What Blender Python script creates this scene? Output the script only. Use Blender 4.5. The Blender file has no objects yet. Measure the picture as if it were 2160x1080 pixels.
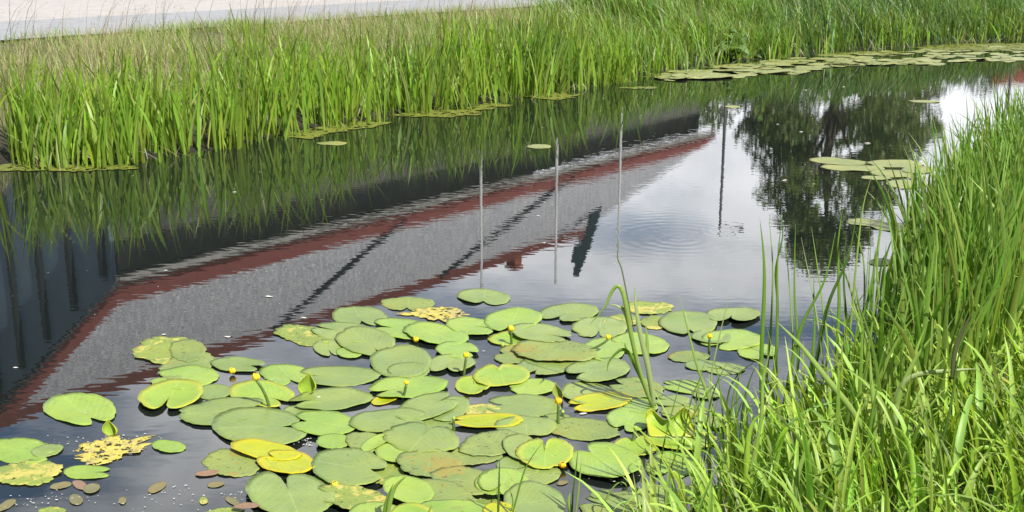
import bpy, math, random
import numpy as np
from mathutils import Vector
R = math.radians
rng = np.random.default_rng(7); random.seed(7)
S = bpy.context.scene
COL = S.collection

# ------------------------------------------------------------------ camera
CAM_H, PITCH, F = 1.75, R(15), 2500.0
cd = bpy.data.cameras.new('camera'); cam = bpy.data.objects.new('camera', cd); COL.objects.link(cam)
cam.location = (0, 0, CAM_H); cam.rotation_euler = (R(90)-PITCH, 0, 0)
cd.sensor_width = 36; cd.lens = 36*F/2160; cd.clip_start = .05; cd.clip_end = 3000
S.camera = cam
S.view_settings.view_transform = 'Standard'; S.view_settings.look = 'None'
S.view_settings.exposure = 0.66; S.view_settings.gamma = 1

def ray(px, py):
    u = (px-1080)/F; v = (540-py)/F
    return np.array([u, math.cos(PITCH)+v*math.sin(PITCH), -math.sin(PITCH)+v*math.cos(PITCH)])
def P(px, py, z=0.0):                 # where a sight line meets the level z
    d = ray(px, py); t = (CAM_H-z)/-d[2]; return np.array([d[0]*t, d[1]*t, z])
def PR(px, py, H):                    # the thing at height H that the water mirrors there
    d = ray(px, py); t = (CAM_H+H)/-d[2]; return np.array([d[0]*t, d[1]*t, H])
def V(px, py, Y):                     # on the upright plane at distance Y
    d = ray(px, py); t = Y/d[1]; return np.array([d[0]*t, Y, CAM_H+d[2]*t])

# ------------------------------------------------------------------ sky and sun
SUN_EL, SUN_AZ = R(48), R(142)        # azimuth clockwise from +Y (behind the viewer, to the right)
sd = Vector((math.sin(SUN_AZ)*math.cos(SUN_EL), math.cos(SUN_AZ)*math.cos(SUN_EL), math.sin(SUN_EL)))
sl = bpy.data.lights.new('sun', 'SUN'); sl.energy = 4.6; sl.angle = R(.6); sl.color = (1, .955, .88)
so = bpy.data.objects.new('sun', sl); COL.objects.link(so); so.rotation_euler = sd.to_track_quat('Z', 'Y').to_euler()

class NT:
    def __init__(s, tree): s.t = tree; s.n = tree.nodes; s.l = tree.links
    def new(s, ty, **kw):
        n = s.n.new(ty)
        for k, v in kw.items():
            if k.startswith('i_'): s.set(n.inputs[k[2:].replace('_', ' ')], v)
            else: setattr(n, k, v)
        return n
    def set(s, sock, v):
        if hasattr(v, 'is_output') or isinstance(v, bpy.types.NodeSocket): s.l.new(v, sock)
        elif isinstance(v, (tuple, list)) and len(v) == 3 and sock.type == 'RGBA': sock.default_value = (*v, 1)
        else: sock.default_value = v
    def math(s, op, a, b=None, c=None, clamp=False):
        n = s.n.new('ShaderNodeMath'); n.operation = op; n.use_clamp = clamp
        for i, v in enumerate((a, b, c)):
            if v is not None: s.set(n.inputs[i], v)
        return n.outputs[0]
    def mix(s, f, a, b, mode='MIX'):
        n = s.n.new('ShaderNodeMix'); n.data_type = 'RGBA'; n.blend_type = mode; n.clamp_factor = True
        s.set(n.inputs[0], f); s.set(n.inputs[6], a); s.set(n.inputs[7], b); return n.outputs[2]
    def noise(s, vec, scale, detail=3, rough=.55, out=0, dist=0):
        n = s.n.new('ShaderNodeTexNoise'); 
        if vec is not None: s.l.new(vec, n.inputs['Vector'])
        n.inputs['Scale'].default_value = scale; n.inputs['Detail'].default_value = detail
        n.inputs['Roughness'].default_value = rough; n.inputs['Distortion'].default_value = dist
        return n.outputs[out]
    def ramp(s, f, *stops):
        n = s.n.new('ShaderNodeValToRGB'); cr = n.color_ramp
        while len(cr.elements) < len(stops): cr.elements.new(.5)
        for e, (p, c) in zip(cr.elements, stops):
            e.position = p; e.color = (*c, 1) if isinstance(c, (tuple, list)) else (c, c, c, 1)
        s.l.new(f, n.inputs[0]); return n.outputs[0]
    def mapping(s, vec, scale=(1,1,1), rot=(0,0,0), loc=(0,0,0)):
        n = s.n.new('ShaderNodeMapping'); s.l.new(vec, n.inputs[0])
        n.inputs['Scale'].default_value = scale; n.inputs['Rotation'].default_value = rot; n.inputs['Location'].default_value = loc
        return n.outputs[0]

W = bpy.data.worlds.new("World"); S.world = W; W.use_nodes = True
w = NT(W.node_tree); w.n.clear()
sky = w.new('ShaderNodeTexSky', sky_type='NISHITA', sun_disc=False, sun_elevation=SUN_EL, sun_rotation=SUN_AZ, altitude=50, air_density=1.0, dust_density=.6, ozone_density=1.4)
tc = w.new('ShaderNodeTexCoord'); sep = w.new('ShaderNodeSeparateXYZ'); w.l.new(tc.outputs['Generated'], sep.inputs[0])
gv = w.mapping(tc.outputs['Generated'], scale=(1, 1, 2.6), loc=(.35, .12, .4))
big = w.noise(gv, 3.2, 6, .55, dist=.25)
fine = w.noise(gv, 7.5, 5, .6)
el = sep.outputs[2]
# thick near the horizon, broken higher up
cover = w.math('ADD', big, w.ramp(el, (0, .34), (.20, .27), (.27, .20), (.31, .06), (.36, .09), (.41, .12), (.5, .14), (1, .0)))
mask = w.ramp(cover, (.50, 0), (.66, 1))
cl = w.ramp(fine, (.28, (7.2, 7.4, 7.9)), (.50, (11.4, 11.6, 12.1)), (.74, (13.5, 13.6, 13.9)))
cl = w.mix(w.ramp(el, (0, .85), (.20, .95), (.42, 1), (.56, .16), (1, .12)), (0, 0, 0), cl, 'MIX')
front = w.ramp(w.math('MULTIPLY_ADD', sep.outputs[1], .5, .5), (.55, .16), (.80, 1))   # clouds opposite the sun are lit full on
cl = w.mix(front, (0, 0, 0), cl)
skyc = w.mix(mask, sky.outputs[0], cl)
bg = w.new('ShaderNodeBackground'); w.l.new(skyc, bg.inputs[0]); bg.inputs[1].default_value = .12
wo = w.new('ShaderNodeOutputWorld'); w.l.new(bg.outputs[0], wo.inputs[0])

# ------------------------------------------------------------------ materials
def newmat(name):
    m = bpy.data.materials.new(name); m.use_nodes = True; t = NT(m.node_tree); t.n.clear()
    o = t.new('ShaderNodeOutputMaterial'); b = t.new('ShaderNodeBsdfPrincipled'); t.l.new(b.outputs[0], o.inputs[0])
    return m, t, b, o
def bump(t, b, h, strength=.3, dist=.01):
    n = t.new('ShaderNodeBump'); t.l.new(h, n.inputs['Height']); n.inputs['Strength'].default_value = strength
    n.inputs['Distance'].default_value = dist; t.l.new(n.outputs[0], b.inputs['Normal']); return n
def simple(name, c1, c2, scale=8, rough=.7, bs=.3, bd=.005, metal=0, coords='Object'):
    m, t, b, o = newmat(name); tcn = t.new('ShaderNodeTexCoord')
    n = t.noise(tcn.outputs[coords], scale, 5, .6)
    t.l.new(t.mix(t.ramp(n, (.3, 0), (.7, 1)), c1, c2), b.inputs['Base Color'])
    b.inputs['Roughness'].default_value = rough; b.inputs['Metallic'].default_value = metal
    bump(t, b, t.noise(tcn.outputs[coords], scale*4, 4), bs, bd); return m

def blade_mat(name, transl=.35, rough=.42, spec=.45):
    m, t, b, o = newmat(name)
    a = t.new('ShaderNodeAttribute', attribute_name='Col')
    g = t.new('ShaderNodeNewGeometry'); n = t.noise(t.mapping(g.outputs['Position'], scale=(60, 60, 9)), 1, 3)
    c = t.mix(t.ramp(n, (.3, 0), (.75, .32)), a.outputs['Color'], (.30, .36, .10))
    t.l.new(c, b.inputs['Base Color']); b.inputs['Roughness'].default_value = rough
    b.inputs['Specular IOR Level'].default_value = spec
    tr = t.new('ShaderNodeBsdfTranslucent'); t.l.new(t.mix(1, c, (1.25, 1.2, .55), 'MULTIPLY'), tr.inputs[0])
    mx = t.new('ShaderNodeMixShader'); mx.inputs[0].default_value = transl
    t.l.new(b.outputs[0], mx.inputs[1]); t.l.new(tr.outputs[0], mx.inputs[2]); t.l.new(mx.outputs[0], o.inputs[0])
    return m
M_BLADE = blade_mat('blade_green', .42)
M_STRAW = blade_mat('straw', .2, .6, .3)

# water
def water_mat():
    m, t, b, o = newmat('pond_water')
    g = t.new('ShaderNodeNewGeometry'); pos = g.outputs['Position']
    b.inputs['Base Color'].default_value = (.010, .013, .012, 1); b.inputs['Roughness'].default_value = .012
    b.inputs['IOR'].default_value = 1.55
    n1 = t.noise(t.mapping(pos, scale=(1, 2.0, 1), rot=(0, 0, R(4))), 9.5, 1, .5)
    n2 = t.noise(t.mapping(pos, scale=(1, 2.2, 1), rot=(0, 0, R(-7)), loc=(4, 2, 0)), 13, 0, .5)
    gust = t.ramp(t.noise(t.mapping(pos, scale=(.35, 1, 1)), .9, 2), (.35, .35), (.68, 1.3))
    h = t.math('MULTIPLY', t.math('ADD', t.math('MULTIPLY', n1, 1.0), t.math('MULTIPLY', n2, .36)), gust)
    # rings spreading from two points where something touched the surface
    def rings(px, py, k, r0, amp):
        c = P(px, py)
        d = t.new('ShaderNodeVectorMath', operation='DISTANCE'); t.l.new(pos, d.inputs[0]); d.inputs[1].default_value = tuple(c)
        r = d.outputs['Value']
        s = t.math('SINE', t.math('MULTIPLY', r, k))
        env = t.math('POWER', 2.718, t.math('MULTIPLY', t.math('POWER', t.math('DIVIDE', r, r0), 2), -1))
        return t.math('MULTIPLY', t.math('MULTIPLY', s, env), amp)
    h = t.math('ADD', h, rings(1430, 503, 2*math.pi/.085, .42, .34))
    h = t.math('ADD', h, rings(1519, 490, 2*math.pi/.05, .13, .5))
    bn = bump(t, b, h, 1.0, .00020)
    return m
M_WATER = water_mat()

def ground_mat():
    m, t, b, o = newmat('soil_and_turf')
    g = t.new('ShaderNodeNewGeometry'); pos = g.outputs['Position']
    n = t.noise(pos, 3, 6, .65); n2 = t.noise(pos, 30, 4, .6)
    c = t.mix(t.ramp(n, (.35, 0), (.65, 1)), (.05, .06, .02), (.15, .15, .055))
    c = t.mix(t.ramp(n2, (.45, 0), (.7, .8)), c, (.16, .13, .07))
    sz = t.new('ShaderNodeSeparateXYZ'); t.l.new(pos, sz.inputs[0])   # wet mud at the waterline
    c = t.mix(t.ramp(t.math('ADD', sz.outputs[2], t.math('MULTIPLY', n, .12)), (.10, 1), (.26, 0)), c, (.018, .015, .009))
    t.l.new(c, b.inputs['Base Color']); b.inputs['Roughness'].default_value = .9; bump(t, b, n2, .6, .03); return m
M_GROUND = ground_mat()
M_ROAD = simple('pale_asphalt', (.27, .28, .295), (.37, .375, .38), 5, .9, .4, .004)
M_PAVE = simple('pinkish_gravel', (.38, .355, .335), (.49, .46, .435), 6, .95, .5, .01)

# ------------------------------------------------------------------ mesh helpers
def mesh_np(name, verts, faces, mat, col=None, smooth=True, uv=None):
    """faces: (M,4) int array or (M,3)"""
    me = bpy.data.meshes.new(name); verts = np.asarray(verts, np.float32); faces = np.asarray(faces, np.int32)
    k = faces.shape[1]; me.vertices.add(len(verts)); me.vertices.foreach_set('co', verts.ravel())
    me.loops.add(faces.size); me.loops.foreach_set('vertex_index', faces.ravel())
    me.polygons.add(len(faces)); me.polygons.foreach_set('loop_start', np.arange(0, faces.size, k, dtype=np.int32))
    me.polygons.foreach_set('loop_total', np.full(len(faces), k, np.int32))
    me.update(calc_edges=True)
    me.polygons.foreach_set('use_smooth', np.full(len(faces), smooth))
    if col is not None:
        a = me.color_attributes.new('Col', 'FLOAT_COLOR', 'POINT')
        c4 = np.ones((len(verts), 4), np.float32); c4[:, :3] = col; a.data.foreach_set('color', c4.ravel())
    if uv is not None:
        l = me.uv_layers.new(name='leaf'); l.data.foreach_set('uv', np.asarray(uv, np.float32)[faces.ravel()].ravel())
    me.materials.append(mat); o = bpy.data.objects.new(name, me); COL.objects.link(o); return o
def tag(o, label=None, cat=None, group=None, kind=None):
    if label: o['label'] = label
    if cat: o['category'] = cat
    if group: o['group'] = group
    if kind: o['kind'] = kind
    return o
def empty(name, loc, label, cat, group=None):
    o = bpy.data.objects.new(name, None); COL.objects.link(o); o.location = loc; o.empty_display_size = .1
    return tag(o, label, cat, group)
def child(o, parent):
    o.parent = parent; o.matrix_parent_inverse.identity(); o.location = Vector(o.location)-parent.location; return o

def boxmesh(name, boxes, mat, parent=None):
    """boxes: list of 8-corner arrays (bottom 4 ccw, top 4 ccw)"""
    vs, fs = [], []
    for c in boxes:
        i = len(vs); vs += [tuple(p) for p in c]
        fs += [(i, i+3, i+2, i+1), (i+4, i+5, i+6, i+7), (i, i+1, i+5, i+4), (i+1, i+2, i+6, i+5), (i+2, i+3, i+7, i+6), (i+3, i, i+4, i+7)]
    o = mesh_np(name, vs, fs, mat, smooth=False)
    if parent: child(o, parent)
    return o
def obox(o, a, b, c, l0, l1, w0, w1, h0, h1):
    """box in a frame: origin o, axes a, b, c"""
    f = lambda x, y, z: o + a*x + b*y + c*z
    return [f(l0, w0, h0), f(l1, w0, h0), f(l1, w1, h0), f(l0, w1, h0), f(l0, w0, h1), f(l1, w0, h1), f(l1, w1, h1), f(l0, w1, h1)]

def tube(pts, rad, n=8):
    pts = [np.array(p, float) for p in pts]; vs, fs = [], []
    for i, p in enumerate(pts):
        d = pts[min(i+1, len(pts)-1)]-pts[max(i-1, 0)]; d /= np.linalg.norm(d)+1e-9
        a = np.cross(d, (0, 0, 1) if abs(d[2]) < .9 else (1, 0, 0)); a /= np.linalg.norm(a); b = np.cross(d, a)
        for k in range(n):
            th = 2*math.pi*k/n; vs.append(p+rad[i]*(a*math.cos(th)+b*math.sin(th)))
    for i in range(len(pts)-1):
        for k in range(n):
            fs.append((i*n+k, i*n+(k+1) % n, (i+1)*n+(k+1) % n, (i+1)*n+k))
    for e in (0, len(pts)-1):
        c = len(vs); vs.append(pts[e])
        for k in range(0, n): fs.append((e*n+k, e*n+(k+1) % n, c, c))
    return np.array(vs), fs
def tri_fix(name, vs, fs, mat, col=None, parent=None):
    me = bpy.data.meshes.new(name)
    ff = [tuple(dict.fromkeys(f)) for f in fs]
    me.from_pydata([tuple(v) for v in vs], [], [f for f in ff if len(f) > 2]); me.update()
    for p in me.polygons: p.use_smooth = True
    if col is not None:
        a = me.color_attributes.new('Col', 'FLOAT_COLOR', 'POINT')
        c4 = np.ones((len(vs), 4), np.float32); c4[:, :3] = col; a.data.foreach_set('color', c4.ravel())
    me.materials.append(mat); o = bpy.data.objects.new(name, me); COL.objects.link(o)
    if parent: child(o, parent)
    return o

def blades_np(base, H, Wd, az, th0, th1, face, c0, c1, segs=5, three=False, power=1.6, tipc=None):
    """arching leaves: base (N,3), length H, width Wd, lean direction az, angle from the vertical at foot th0, added to the tip th1"""
    N = len(base); t = np.linspace(0, 1, segs+1)
    tm = (t[:-1]+t[1:])/2
    th = th0[:, None]+th1[:, None]*tm[None]**power
    dz = np.cos(th)*H[:, None]/segs; dr = np.sin(th)*H[:, None]/segs
    z = np.concatenate([np.zeros((N, 1)), np.cumsum(dz, 1)], 1); r = np.concatenate([np.zeros((N, 1)), np.cumsum(dr, 1)], 1)
    cx = base[:, 0, None]+r*np.cos(az)[:, None]; cy = base[:, 1, None]+r*np.sin(az)[:, None]; cz = base[:, 2, None]+z
    prof = np.minimum(1, .55+t*1.6)*(1-t**2.4)**.8+.03
    wv = Wd[:, None]*prof[None]*.5
    sx, sy = np.cos(face)[:, None], np.sin(face)[:, None]
    L = np.stack([cx-sx*wv, cy-sy*wv, cz], -1); Rr = np.stack([cx+sx*wv, cy+sy*wv, cz], -1)
    K = 3 if three else 2
    if three:
        C = np.stack([cx+sy*wv*.45, cy-sx*wv*.45, cz-.25*wv], -1); rows = np.stack([L, C, Rr], 2)
    else: rows = np.stack([L, Rr], 2)
    vs = rows.reshape(-1, 3)
    i0 = (np.arange(N)[:, None, None]*(segs+1)+np.arange(segs)[None, :, None])*K+np.arange(K-1)[None, None, :]
    i0 = i0.reshape(-1); f = np.stack([i0, i0+1, i0+1+K, i0+K], 1)
    tt = t[None, :, None]
    c = c0[:, None, :]*(1-tt)+c1[:, None, :]*tt
    if tipc is not None: c = c*(1-tt**6)+np.array(tipc)*tt**6
    col = np.repeat(c[:, :, None, :], K, 2).reshape(-1, 3)
    return vs, f, col
class Pile:
    def __init__(s): s.v, s.f, s.c, s.n = [], [], [], 0
    def add(s, v, f, c): s.v.append(v); s.f.append(f+s.n); s.c.append(c); s.n += len(v)
    def build(s, name, mat): return mesh_np(name, np.concatenate(s.v), np.concatenate(s.f), mat, np.concatenate(s.c))
def vary(N, base, s=.25, hue=.12):
    b = np.array(base)[None]*(1+s*rng.normal(size=(N, 1))); b = b*(1+hue*rng.normal(size=(N, 3))); return np.clip(b, .004, .9)

# ------------------------------------------------------------------ banks, water, road
FARPX = [(0, 356), (240, 350), (420, 326), (600, 288), (860, 243), (1010, 226), (1200, 192), (1400, 158), (1550, 132), (1900, 104), (2160, 84)]
FAR = [P(*p)[:2] for p in FARPX]
fx = np.array([-60, -14]+[p[0] for p in FAR]+[30, 300]); fy = np.array([-45, 0]+[p[1] for p in FAR]+[42, 300])
NE = [P(*q)[:2] for q in [(1485, 1080), (1590, 975), (1740, 895), (1870, 785), (1990, 640), (2160, 490)]]
nx = np.array([-60, -6, -1, 0, .35]+[q[0] for q in NE]+[8, 30, 300.]); ny = np.array([-60, 2.5, 2.7, 2.8, 2.95]+[q[1] for q in NE]+[11.0, 24, 230])
yfar = lambda x: np.interp(x, fx, fy); ynear = lambda x: np.interp(x, nx, ny)
def tz(x, y):
    x, y = np.asarray(x, float), np.asarray(y, float)
    df = (y-yfar(x))*.68; dn = (ynear(x)-y)*.8
    wob = .03*np.sin(x*3.1+y*1.7)+.02*np.sin(x*7.3-y*5.1)
    zf = np.interp(df, [-1.2, -.3, 0, .4, 1.0, 2.4, 4.2, 5.2], [-.6, -.25, -.02, .05, .16, .46, .58, .60])
    zn = np.interp(dn, [-1.2, -.3, 0, .3, 1.0, 3.0], [-.6, -.25, -.02, .06, .16, .25])
    z = np.maximum(zf, zn); return z+wob*np.clip(1-np.abs(df-2.2)/2.6, 0, 1)*(z > .03)
def axis(a, b, step, far):
    core = list(np.arange(a, b, step)); lo, hi, s = [], [], step
    x = a
    while x > -far: s *= 1.35; x -= s; lo.append(x)
    s, x = step, core[-1]
    while x < far: s *= 1.35; x += s; hi.append(x)
    return np.array(lo[::-1]+core+hi)
xs, ys = axis(-10, 14, .12, 900), axis(1, 27, .12, 900)
X, Y = np.meshgrid(xs, ys); Z = tz(X, Y); nxg = len(xs)
ii = (np.arange(len(ys)-1)[:, None]*nxg+np.arange(nxg-1)[None]).ravel()
g = mesh_np('ground', np.stack([X, Y, Z], -1).reshape(-1, 3), np.stack([ii, ii+1, ii+1+nxg, ii+nxg], 1), M_GROUND); tag(g, kind='structure')
wtr = mesh_np('water', [(-60, -60, 0), (320, -60, 0), (320, 320, 0), (-60, 320, 0)], [(0, 1, 2, 3)], M_WATER); tag(wtr, kind='structure')
du = np.array([.66, .751]); dp = np.array([-du[1], du[0]])
def strip(name, p0, width, z, mat, wob=.0):
    p0 = np.array(p0); vs, fs = [], []
    for i, s in enumerate(np.linspace(-14, 60, 60)):
        a = p0+du*s; b = a+dp*width
        a = a+dp*wob*math.sin(s*1.3)
        vs += [(a[0], a[1], z), (b[0], b[1], z)]
        if i: fs.append((2*i-2, 2*i, 2*i+1, 2*i-1))
    return tag(mesh_np(name, vs, fs, mat), kind='structure')
r0 = P(0, 84, .62)[:2]
strip('path', r0, 3.1, .615, M_ROAD, .05)
strip('paved_yard', r0+dp*2.85, 60, .607, M_PAVE, .10)

# ------------------------------------------------------------------ lily pads
def pad_mat(name, c1, c2, spot=None, spot_amt=0., rough=.33, holes=0., edge=None, blot=.5):
    m, t, b, o = newmat(name)
    uvn = t.new('ShaderNodeUVMap', uv_map='leaf'); s = t.new('ShaderNodeSeparateXYZ'); t.l.new(uvn.outputs[0], s.inputs[0])
    oi = t.new('ShaderNodeObjectInfo'); g = t.new('ShaderNodeNewGeometry'); pos = g.outputs['Position']
    rnd = oi.outputs['Random']
    c = t.mix(rnd, c1, c2)
    n = t.noise(pos, 9, 5, .65)
    c = t.mix(t.ramp(n, (.35, 0), (.72, blot)), c, tuple(x*.66 for x in c1))
    c = t.mix(t.ramp(t.noise(pos, 3.5, 3, .6), (.40, 0), (.70, .55)), c, (c2[0]*1.25, c2[1]*1.08, c2[2]*.7))
    c = t.mix(t.ramp(t.noise(pos, 38, 5, .75), (.56, 0), (.72, .45)), c, (.16, .15, .05))
    # pinnate veins running out from the midrib
    ay = t.math('ABSOLUTE', s.outputs[1])
    sq = t.math('MULTIPLY_ADD', ay, -1.15, s.outputs[0])
    vn = t.math('SINE', t.math('ADD', t.math('MULTIPLY', sq, 26), t.math('MULTIPLY', n, 4)))
    vein = t.math('POWER', t.math('MULTIPLY_ADD', vn, .5, .5), 7)
    mid = t.math('LESS_THAN', ay, .022)
    mid = t.math('MULTIPLY', mid, t.math('GREATER_THAN', s.outputs[0], -.3))
    lines = t.math('MAXIMUM', t.math('MULTIPLY', vein, .45), mid)
    c = t.mix(t.math('MULTIPLY', lines, .26), c, tuple(min(1, x*1.5+.04) for x in c2))
    if edge:
        rr = t.new('ShaderNodeVectorMath', operation='LENGTH'); t.l.new(uvn.outputs[0], rr.inputs[0])
        e = t.ramp(t.math('ADD', rr.outputs['Value'], t.math('MULTIPLY', t.math('SUBTRACT', n, .5), .7)), (.72, 0), (1.15, .9))
        c = t.mix(e, c, edge)
    if spot:
        n3 = t.noise(pos, 23, 5, .7); n4 = t.noise(pos, 5, 3, .6)
        sm = t.ramp(t.math('ADD', n3, t.math('MULTIPLY', t.math('SUBTRACT', n4, .5), 1.1)), (.60-spot_amt, 0), (.68-spot_amt, 1))
        c = t.mix(sm, c, spot)
        c = t.mix(t.ramp(t.noise(pos, 60, 3, .6), (.62, 0), (.68, .8)), c, (.10, .07, .03))
    fl = t.ramp(t.noise(pos, 75, 2, .5), (.70, 0), (.73, .7)); c = t.mix(fl, c, (.07, .09, .03))
    t.l.new(c, b.inputs['Base Color']); 
    t.l.new(t.math('MULTIPLY_ADD', t.noise(pos, 14, 4), .3, rough-.12), b.inputs['Roughness'])
    b.inputs['Specular IOR Level'].default_value = .5
    bump(t, b, t.math('ADD', t.math('MULTIPLY', lines, -.5), t.math('MULTIPLY', n, 1.6)), .55, .004)
    tr = t.new('ShaderNodeBsdfTranslucent'); t.l.new(c, tr.inputs[0]); mx = t.new('ShaderNodeMixShader'); mx.inputs[0].default_value = .15
    t.l.new(b.outputs[0], mx.inputs[1]); t.l.new(tr.outputs[0], mx.inputs[2]); last = mx.outputs[0]
    if holes:
        tp = t.new('ShaderNodeBsdfTransparent'); m2 = t.new('ShaderNodeMixShader')
        t.l.new(t.ramp(t.noise(pos, 30, 4, .7), (.44, 0), (.46, 1)) if holes > .5 else t.ramp(t.noise(pos, 26, 4, .7), (.33, 0), (.35, 1)), m2.inputs[0])
        t.l.new(tp.outputs[0], m2.inputs[1]); t.l.new(last, m2.inputs[2]); last = m2.outputs[0]
    t.l.new(last, o.inputs[0]); return m
PM = {
 'G': pad_mat('pad_grey_green', (.21, .31, .085), (.29, .39, .105)),
 'L': pad_mat('pad_light_green', (.27, .43, .07), (.33, .48, .09)),
 'E': pad_mat('pad_yellow_edged', (.27, .44, .05), (.32, .48, .06), edge=(.48, .50, .05)),
 'Y': pad_mat('pad_yellow', (.36, .45, .012), (.46, .50, .015), blot=.3, edge=(.60, .50, .02)),
 'S': pad_mat('pad_spotted', (.23, .31, .09), (.28, .36, .11), spot=(.34, .30, .07), spot_amt=.02, rough=.55),
 'T': pad_mat('pad_yellow_spotted', (.24, .33, .07), (.28, .37, .08), spot=(.56, .50, .12), spot_amt=.06, rough=.5, holes=.3),
 'D': pad_mat('pad_decayed', (.60, .54, .07), (.62, .55, .14), spot=(.50, .42, .16), spot_amt=.05, rough=.6, holes=1.),
 'B': pad_mat('leaf_olive', (.20, .20, .09), (.26, .23, .11), rough=.4),
 'K': pad_mat('leaf_pinkish', (.30, .20, .13), (.33, .21, .14), rough=.4),
 'F': pad_mat('pad_far', (.26, .31, .10), (.36, .39, .15), rough=.4),
}
LEVELS = []
def pad_mesh(name, cx, cy, a, b, rot, notch, ty, z, rag=None, deep=None, lift=0.):
    """outline in the leaf's own plane, laid out on the water; notch = direction of the sinus"""
    n, rings = (72, 7) if a > 14 else (30, 3)
    ph = np.linspace(0, 2*math.pi, n, endpoint=False)
    seed = rng.uniform(0, 6.28, 6)
    rag = rag if rag is not None else {'D': .30, 'T': .09, 'S': .05}.get(ty, .022)
    if ty == 'D': r = 1+.14*np.sin(3*ph+seed[0])+.10*np.sin(7*ph+seed[1])+np.convolve(np.tile(rng.normal(0, .22, n), 3), [.25, .5, .25], 'same')[n:2*n]
    else: r = 1+rag*(np.sin(3*ph+seed[0])*.6+np.sin(5*ph+seed[1])*.5)+rag*.8*np.sin(11*ph+seed[2])*.6+rag*.6*np.sin(23*ph+seed[3])*rng.uniform(.2, 1, n)
    for _ in range(rng.integers(0, 4) if a > 30 else 0):      # small bites and nicks in the rim
        dn_ = np.abs((ph-rng.uniform(0, 6.28)+math.pi) % (2*math.pi)-math.pi); r = r-rng.uniform(.03, .11)*np.clip(1-dn_/rng.uniform(.09, .2), 0, 1)
    if notch is not None:
        nt = R(notch-rot); dlt = np.abs((ph-nt+math.pi) % (2*math.pi)-math.pi)
        wn = rng.uniform(.20, .36) if deep is None else deep
        s = np.clip(dlt/wn, 0, 1); r = r*(.30+.70*(s**.45)); r = r*(1+.05*np.exp(-((dlt-wn*1.8)/.3)**2))
    else: nt = rng.uniform(0, 6.28)
    ca, sa = math.cos(R(rot)), math.sin(R(rot)); vs, uv = [], []
    ctr = P(cx, cy, z)
    wsc = P(cx+a, cy, z)[0]-ctr[0]
    k1, k2, k3 = rng.integers(2, 4), rng.integers(4, 7), rng.uniform(0, 6.28, 3)
    for j in range(rings+1):
        q = max(j/rings, .0)
        for i in range(n):
            x, y = a*r[i]*q*math.cos(ph[i]), b*r[i]*q*math.sin(ph[i])
            p = P(cx+x*ca-y*sa, cy+x*sa+y*ca, z)
            zz = wsc*(.016*q*q*math.sin(k1*ph[i]+k3[0])+.012*q**4*math.sin(k2*ph[i]+k3[1]))+.0012*q+lift*wsc*q*q*(.5+.5*math.cos(ph[i]-k3[2]))
            if ty in 'EY': zz += wsc*.03*q**3
            p[2] = max(p[2]+zz, .0015); vs.append(p)
            th = ph[i]-nt; uv.append((-math.cos(th)*q, math.sin(th)*q))
            if j == 0: break
    fs = []
    idx = lambda j, i: 0 if j == 0 else 1+(j-1)*n+i % n
    for j in range(rings):
        for i in range(n): fs.append((idx(j, i), idx(j+1, i), idx(j+1, i+1), idx(j, i+1)))
    me = bpy.data.meshes.new(name); me.from_pydata([tuple(np.array(v)-ctr) for v in vs], [], [tuple(dict.fromkeys(f))[::-1] for f in fs]); me.update()
    l = me.uv_layers.new(name='leaf')
    for lp in me.loops: l.data[lp.index].uv = uv[lp.vertex_index]
    for p in me.polygons: p.use_smooth = True
    me.materials.append(PM[ty]); o = bpy.data.objects.new(name, me); COL.objects.link(o); o.location = ctr
    md = o.modifiers.new('thickness', 'SOLIDIFY'); md.thickness = .0009; md.offset = -1
    return o
def level(cx, cy, a, b):
    lv = 0
    for (x, y, p, q, l) in LEVELS:
        if ((x-cx)/(p+a))**2+((y-cy)/(q+b))**2 < .9: lv = max(lv, l+1)
    LEVELS.append((cx, cy, a, b, lv)); return lv
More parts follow.
